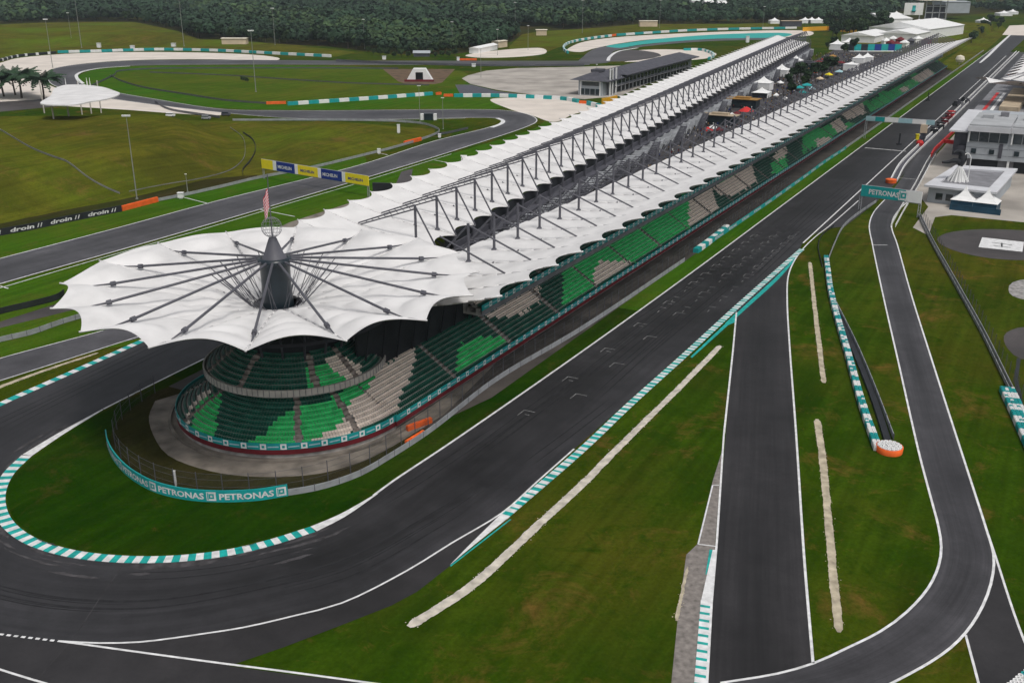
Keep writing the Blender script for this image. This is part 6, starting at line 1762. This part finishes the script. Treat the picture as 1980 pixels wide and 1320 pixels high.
# ================================================================== lamp posts, trees, forest and haze
def lamp(base, h, label, lean=None, heads=2):
    p = G(*base) if base[1] > 60 else P(*base)
    t = thing('lamp_post', label, 'lamp post', p, group='tall floodlight masts')
    r_ = max(.14, h * .0062)
    g = MB(); g.tube((0, 0, 0), (0, 0, h), r_ * 1.25, r_ * .55, n=7); g.box((0, 0, 0), r_ * 4, r_ * 4, .4); g.build('pole', M['pole'], t, origin=(0, 0, 0))
    g = MB(); g.box((0, 0, h - .15), 2.6 * h / 28, .25, .2)
    for o in (-1.1, -.35, .35, 1.1): g.box((o * h / 28, -.15, h), .55 * h / 28, .7, .5 * h / 28)
    g.build('lamp_head', M['white'], t, origin=(0, 0, 0))
for b, h, lab in (((265, 385), 28.0, 'lamp post beside the long orange barrier at the foot of the big hill'), ((495, 178), 37, 'tall lamp post in the middle of the infield'), ((158, 93), 45, 'tallest lamp post behind the far left tyre wall'), ((102, 131), 36, 'lamp post standing in the far left gravel trap'),
        ((532, 87), 35, 'lamp post by the forest edge right of the cream hut'), ((812, 236), 18, 'lamp post beside the blue kiosk'), ((996, 60), 33, 'lamp post at the forest edge left of the small cream hut'), ((138, 75), 25, 'lamp post on the far bank left of the tallest one'),
        ((705, 95), 27, 'lamp post on the grass edge before the bushes'), ((875, 99), 26, 'lamp post left of the white tarpaulin stack'), ((1021, 97), 22, 'lamp post at the right end of the gravel yard'), ((1126, 64), 37, 'lamp post above the start of the far gravel trap'),
        ((930, 150), 20, 'lamp post at the left end of the paddock paving'), ((857, 250), 15, 'lamp post on the inside of the back bend'), ((1475, 52), 25, 'lamp post left of the grey shed'), ((1275, 55), 34, 'lamp post right of the long cream hut'),
        ((1153, 160), 12, 'lamp post by the corner of the dark-roofed pit building'), ((356, 90), 44, 'tall lamp post at the right end of the far bank'), ((363, 372), 6.5, 'short post on the hill by the white marshal post'), ((962, 107), 22, 'lamp post in front of the gravel yard')):
    lamp(b, h, lab)

# palms
def frond(g, o, az, L, droop, w=.9):
    d = Vector((math.cos(az), math.sin(az), 0)); s = Vector((-d.y, d.x, 0)); pv = None
    for i in range(8):
        k = i / 7; p = o + d * (L * k) + Vector((0, 0, L * (.62 * k - droop * k * k)))
        wd = w * math.sin(math.pi * min(1, k * .92 + .08)) + .05
        if pv is not None:
            a, pw = pv
            for sg in (-1, 1):
                # leaflets: gaps between short blades
                for q in (0, .5):
                    m0 = a.lerp(p, q); m1 = a.lerp(p, q + .42)
                    g.poly([m0, m1, m1 + s * (sg * wd) + d * .35 + Vector((0, 0, -wd * .55)), m0 + s * (sg * pw) + d * .35 + Vector((0, 0, -pw * .55))][::sg])
        pv = (p, wd)
def palm_meshes(seed):
    r_ = random.Random(seed); g = MB(); H = 6.6; pts = [Vector((.25 * math.sin(i * .5), .15 * i / 6, H * i / 6)) for i in range(7)]
    for i in range(6): g.tube(pts[i], pts[i + 1], .34 - .02 * i, .32 - .02 * i, n=7)
    tr = mesh_of(g, 'trunk', M['bark']); g = MB()
    for k in range(34):
        frond(g, pts[-1], k * 2.4 + r_.uniform(-.2, .2), r_.uniform(6.0, 8.0), r_.uniform(.15, .85) + (.35 if k % 3 == 0 else 0), r_.uniform(1.1, 1.6))
    return tr, mesh_of(g, 'crown', M['leaf_palm'])
pmz = [palm_meshes(3), palm_meshes(4)]
def put_tree(meshes, p, sc_, rz, name, label, cat, group):
    t = thing(name, label, cat, p, rz, group); t.scale = (sc_, sc_, sc_)
    part('trunk', meshes[0], t); part('crown', meshes[1], t)
for i, (x, y, k, lab) in enumerate(((85, 194, 1.85, 'tall palm standing clear of the others beside the small white canopy'), (42, 190, 1.95, 'dense palm second from the clear-standing one'), (30, 184, 1.7, 'palm behind the dense one at the left edge'), (8, 187, 1.85, 'palm nearest the left edge of the picture'), (-8, 190, 1.7, 'palm partly cut by the left edge'))):
    p = P(x, y); put_tree(pmz[i % 2], p, k, i * 1.3, 'palm_tree', lab, 'palm', 'palms by the hill canopy')

# broadleaf trees: trunk with limbs, crown of leaf clumps
def tree_meshes(seed, H=11.0, R_=4.6, n=1100, leaf=.55, mat_='leaf_dark'):
    r_ = np.random.default_rng(seed); g = MB()
    g.tube((0, 0, 0), (0, 0, H * .45), .35, .24, n=6)
    blobs = []
    for k in range(9):
        a = r_.uniform(0, 6.28); d = R_ * r_.uniform(.1, .72); z = H * r_.uniform(.5, .88)
        e = Vector((d * math.cos(a), d * math.sin(a), z)); blobs.append((e, R_ * r_.uniform(.32, .55)))
        g.tube((0, 0, H * r_.uniform(.25, .45)), e, .14, .04, n=4)
    tr = mesh_of(g, 'trunk', M['bark']); V = []; F = []
    for i in range(n):
        e, rr = blobs[r_.integers(len(blobs))]
        v = r_.normal(size=3); v /= np.linalg.norm(v); q = np.array(e) + v * rr * r_.uniform(.55, 1.08) * np.array([1, 1, .8])
        nn = v * .6 + r_.normal(size=3) * .6; nn /= np.linalg.norm(nn); a = np.cross(nn, r_.normal(size=3)); a /= np.linalg.norm(a); b = np.cross(nn, a); s_ = leaf * r_.uniform(.6, 1.4)
        k = len(V); V += [tuple(q - a * s_ - b * s_ * .7), tuple(q + a * s_ - b * s_ * .7), tuple(q + a * s_ + b * s_ * .7), tuple(q - a * s_ + b * s_ * .7)]; F.append((k, k + 1, k + 2, k + 3))
    me = bpy.data.meshes.new('crown'); me.from_pydata(V, [], F); me.materials.append(M[mat_]); me.update()
    return tr, me
tms = [tree_meshes(11), tree_meshes(12, 13, 5.2), tree_meshes(13, 9, 4.2, mat_='leaf_mid'), tree_meshes(14, 12, 4.0)]
mall_t = [(1530, 185), (1540, 158), (1548, 150), (1524, 172), (1560, 160), (1597, 141), (1604, 136), (1612, 138), (1590, 148), (1575, 152), (1555, 168), (1650, 100), (1632, 104), (1612, 92), (1600, 96)]
for i, (x, y) in enumerate(mall_t):
    put_tree(tms[i % 4], P(x, y, ZM), rng.uniform(.62, .9), i * 1.7, 'broadleaf_tree', 'dark leafy tree between the tents of the mall', 'tree', 'trees in the mall')
for i, (x, y) in enumerate(((1610, 70), (1603, 62), (1618, 66), (1630, 60), (1660, 55), (1672, 54), (1686, 54), (1698, 56), (1650, 66), (1645, 56), (1668, 64), (1680, 62), (1690, 66), (1700, 62), (1642, 70), (1628, 74), (1664, 72), (1710, 60), (1676, 70), (1616, 80), (1650, 60), (1638, 62))):
    put_tree(tms[i % 4], P(x, y, ZM if x > 1640 else 0), rng.uniform(1.2, 1.8), i * 2.1, 'broadleaf_tree', 'dark tree in the clump behind the amber hoarding', 'tree', 'trees behind the amber hoarding')
for i, (x, y) in enumerate(((1890, 66), (1897, 60), (1884, 78), (1904, 56), (1878, 84), (1915, 50), (1926, 46), (1910, 62), (1894, 72), (1935, 50), (1930, 56))):
    put_tree(tms[i % 4], P(x, y), rng.uniform(.7, 1.1), i * 1.1, 'broadleaf_tree', 'bushy tree on the bank beside the end of the main straight', 'tree', 'trees at the end of the straight')
for i, (x, y) in enumerate(((762, 112), (776, 110), (790, 112), (842, 112), (855, 110), (735, 108), (722, 106), (748, 109), (868, 112), (712, 102), (818, 104), (834, 106), (880, 108), (800, 104), (470, 158), (478, 160))):
    inf = y > 150
    put_tree(tms[2], P(x, y), rng.uniform(.5, .75) if not inf else .38, i * 1.9, 'bush', 'low round bush in front of the forest beyond the far straight' if not inf else 'small brown-green bush under the tall infield lamp post', 'bush', 'bushes beyond the far straight' if not inf else 'infield bushes')
# forest: far trees as one mass, the nearest ones at its edge as individuals
FB = [(-80, 46), (0, 47), (60, 44), (150, 42), (260, 42), (300, 50), (345, 60), (385, 76), (430, 76), (480, 80), (560, 86), (640, 90), (700, 98), (760, 104), (880, 104), (930, 96), (990, 80), (1010, 66), (1040, 60), (1120, 56), (1240, 46), (1300, 46), (1420, 46), (1500, 44), (1540, 40), (1600, 42), (1640, 48), (1700, 46), (1745, 22), (1790, 8), (1840, 6), (1890, 20), (1960, 26), (2060, 30)]
def fby(x):
    for (a, ya), (b, yb_) in zip(FB, FB[1:]):
        if a <= x <= b: return ya + (yb_ - ya) * (x - a) / (b - a)
    return -50
V = []; F = []; MI = []; nv = 0; edge = []
r2_ = np.random.default_rng(5)
y = 930.0
quadv = np.array([[-1, -.8], [1, -.8], [1, .8], [-1, .8]])
VV = []
while y < 4200:
    step = 9.5 + max(0, (y - 1100)) * .0075
    xw = -y * .58
    while xw < y * .58:
        X = xw + r2_.uniform(-.45, .45) * step; Y = y + r2_.uniform(-.45, .45) * step
        xw += step
        px_, py_ = pix((X, Y, 0))
        if py_ > fby(px_) or not (-60 < px_ < 2050) : continue
        # far clearings
        if px_ > 1880 and py_ < 16: continue
        if 1325 < px_ < 1415 and 6 < py_ < 24: continue
        dens = math.sin(X * .011 + 1.3) * math.sin(Y * .006 + X * .004)
        if dens > .82: continue
        if 690 < px_ < 980 and 60 < py_ < 64: continue
        d_edge = fby(px_) - py_
        sz = r2_.uniform(.75, 1.25) * (1 + .25 * math.sin(X * .02) * math.cos(Y * .013))
        H = (9.0 + 4.5 * (step / 12)) * sz; Rr_ = (3.4 + step * .22) * sz
        if d_edge < 2.2 and len(edge) < 140 and r2_.uniform() < .6: edge.append((X, Y, H)); continue
        n = int(56 if y < 1500 else (34 if y < 2300 else 18)); s0 = Rr_ * (.27 if y < 1500 else (.36 if y < 2300 else .48))
        v = r2_.normal(size=(n, 3)); v /= np.linalg.norm(v, axis=1)[:, None]; v[:, 2] = np.where(v[:, 2] < -.4, -v[:, 2], v[:, 2])
        lump = 1 + .25 * np.sin(v[:, 0] * 5 + X) * np.cos(v[:, 1] * 4 + Y)
        q = np.array([X, Y, H * .58]) + v * np.array([Rr_, Rr_, H * .44]) * (r2_.uniform(.65, 1.05, (n, 1)) * lump[:, None])
        nn = v * 1.0 + r2_.normal(size=(n, 3)) * .28; nn /= np.linalg.norm(nn, axis=1)[:, None]
        a = np.cross(nn, r2_.normal(size=(n, 3))); a /= np.linalg.norm(a, axis=1)[:, None]; b = np.cross(nn, a)
        ss = s0 * r2_.uniform(.6, 1.4, (n, 1, 1))
        VV.append((q[:, None, :] + (a[:, None, :] * quadv[None, :, :1] + b[:, None, :] * quadv[None, :, 1:]) * ss).reshape(-1, 3))
        kind = 1 if (math.sin(X * .017 + Y * .009) + r2_.uniform(-.8, .8)) > .75 else 0
        MI.append(np.full(n, kind, dtype=np.int32))
    y += step * .95
VV = np.concatenate(VV); MI = np.concatenate(MI); nq = len(VV) // 4
me = bpy.data.meshes.new('forest'); me.vertices.add(len(VV)); me.vertices.foreach_set('co', VV.astype(np.float32).ravel())
me.loops.add(nq * 4); me.loops.foreach_set('vertex_index', np.arange(nq * 4, dtype=np.int32)); me.polygons.add(nq)
me.polygons.foreach_set('loop_start', np.arange(0, nq * 4, 4, dtype=np.int32)); me.polygons.foreach_set('loop_total', np.full(nq, 4, dtype=np.int32))
me.materials.append(M['leaf_forest']); me.materials.append(M['leaf_forest_light']); me.polygons.foreach_set('material_index', MI); me.update(calc_edges=True); me.validate()
fo = bpy.data.objects.new('forest', me); C.objects.link(fo); tag(fo, 'dense dark green tropical forest filling the background', 'forest', kind='stuff')
print('forest quads', nq, 'edge trees', len(edge))
for i, (X, Y, H) in enumerate(edge):
    m_ = tms[i % 4]; put_tree(m_, Vector((X, Y, 0)), H / 11.0, i * 2.3, 'broadleaf_tree', 'dark tree at the near edge of the forest', 'tree', 'trees at the forest edge')
# bare ground under the forest so no bright grass shows between crowns
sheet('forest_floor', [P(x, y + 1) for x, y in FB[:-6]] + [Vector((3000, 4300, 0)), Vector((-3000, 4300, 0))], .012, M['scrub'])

# haze: even air round camera and scene
hz = MB(); hz.box((0, 2100, -1.5), 7000, 4800, 92)
ho = hz.build('haze', [])
hm = bpy.data.materials.new('haze'); hm.use_nodes = True
n_ = hm.node_tree.nodes; n_.remove(n_['Principled BSDF']); pvn = n_.new('ShaderNodeVolumePrincipled')
pvn.inputs['Color'].default_value = (.74, .85, .93, 1); pvn.inputs['Density'].default_value = HAZE; pvn.inputs['Anisotropy'].default_value = 0.0
hm.node_tree.links.new(pvn.outputs[0], n_['Material Output'].inputs['Volume'])
ho.data.materials.append(hm); ho['kind'] = 'stuff'
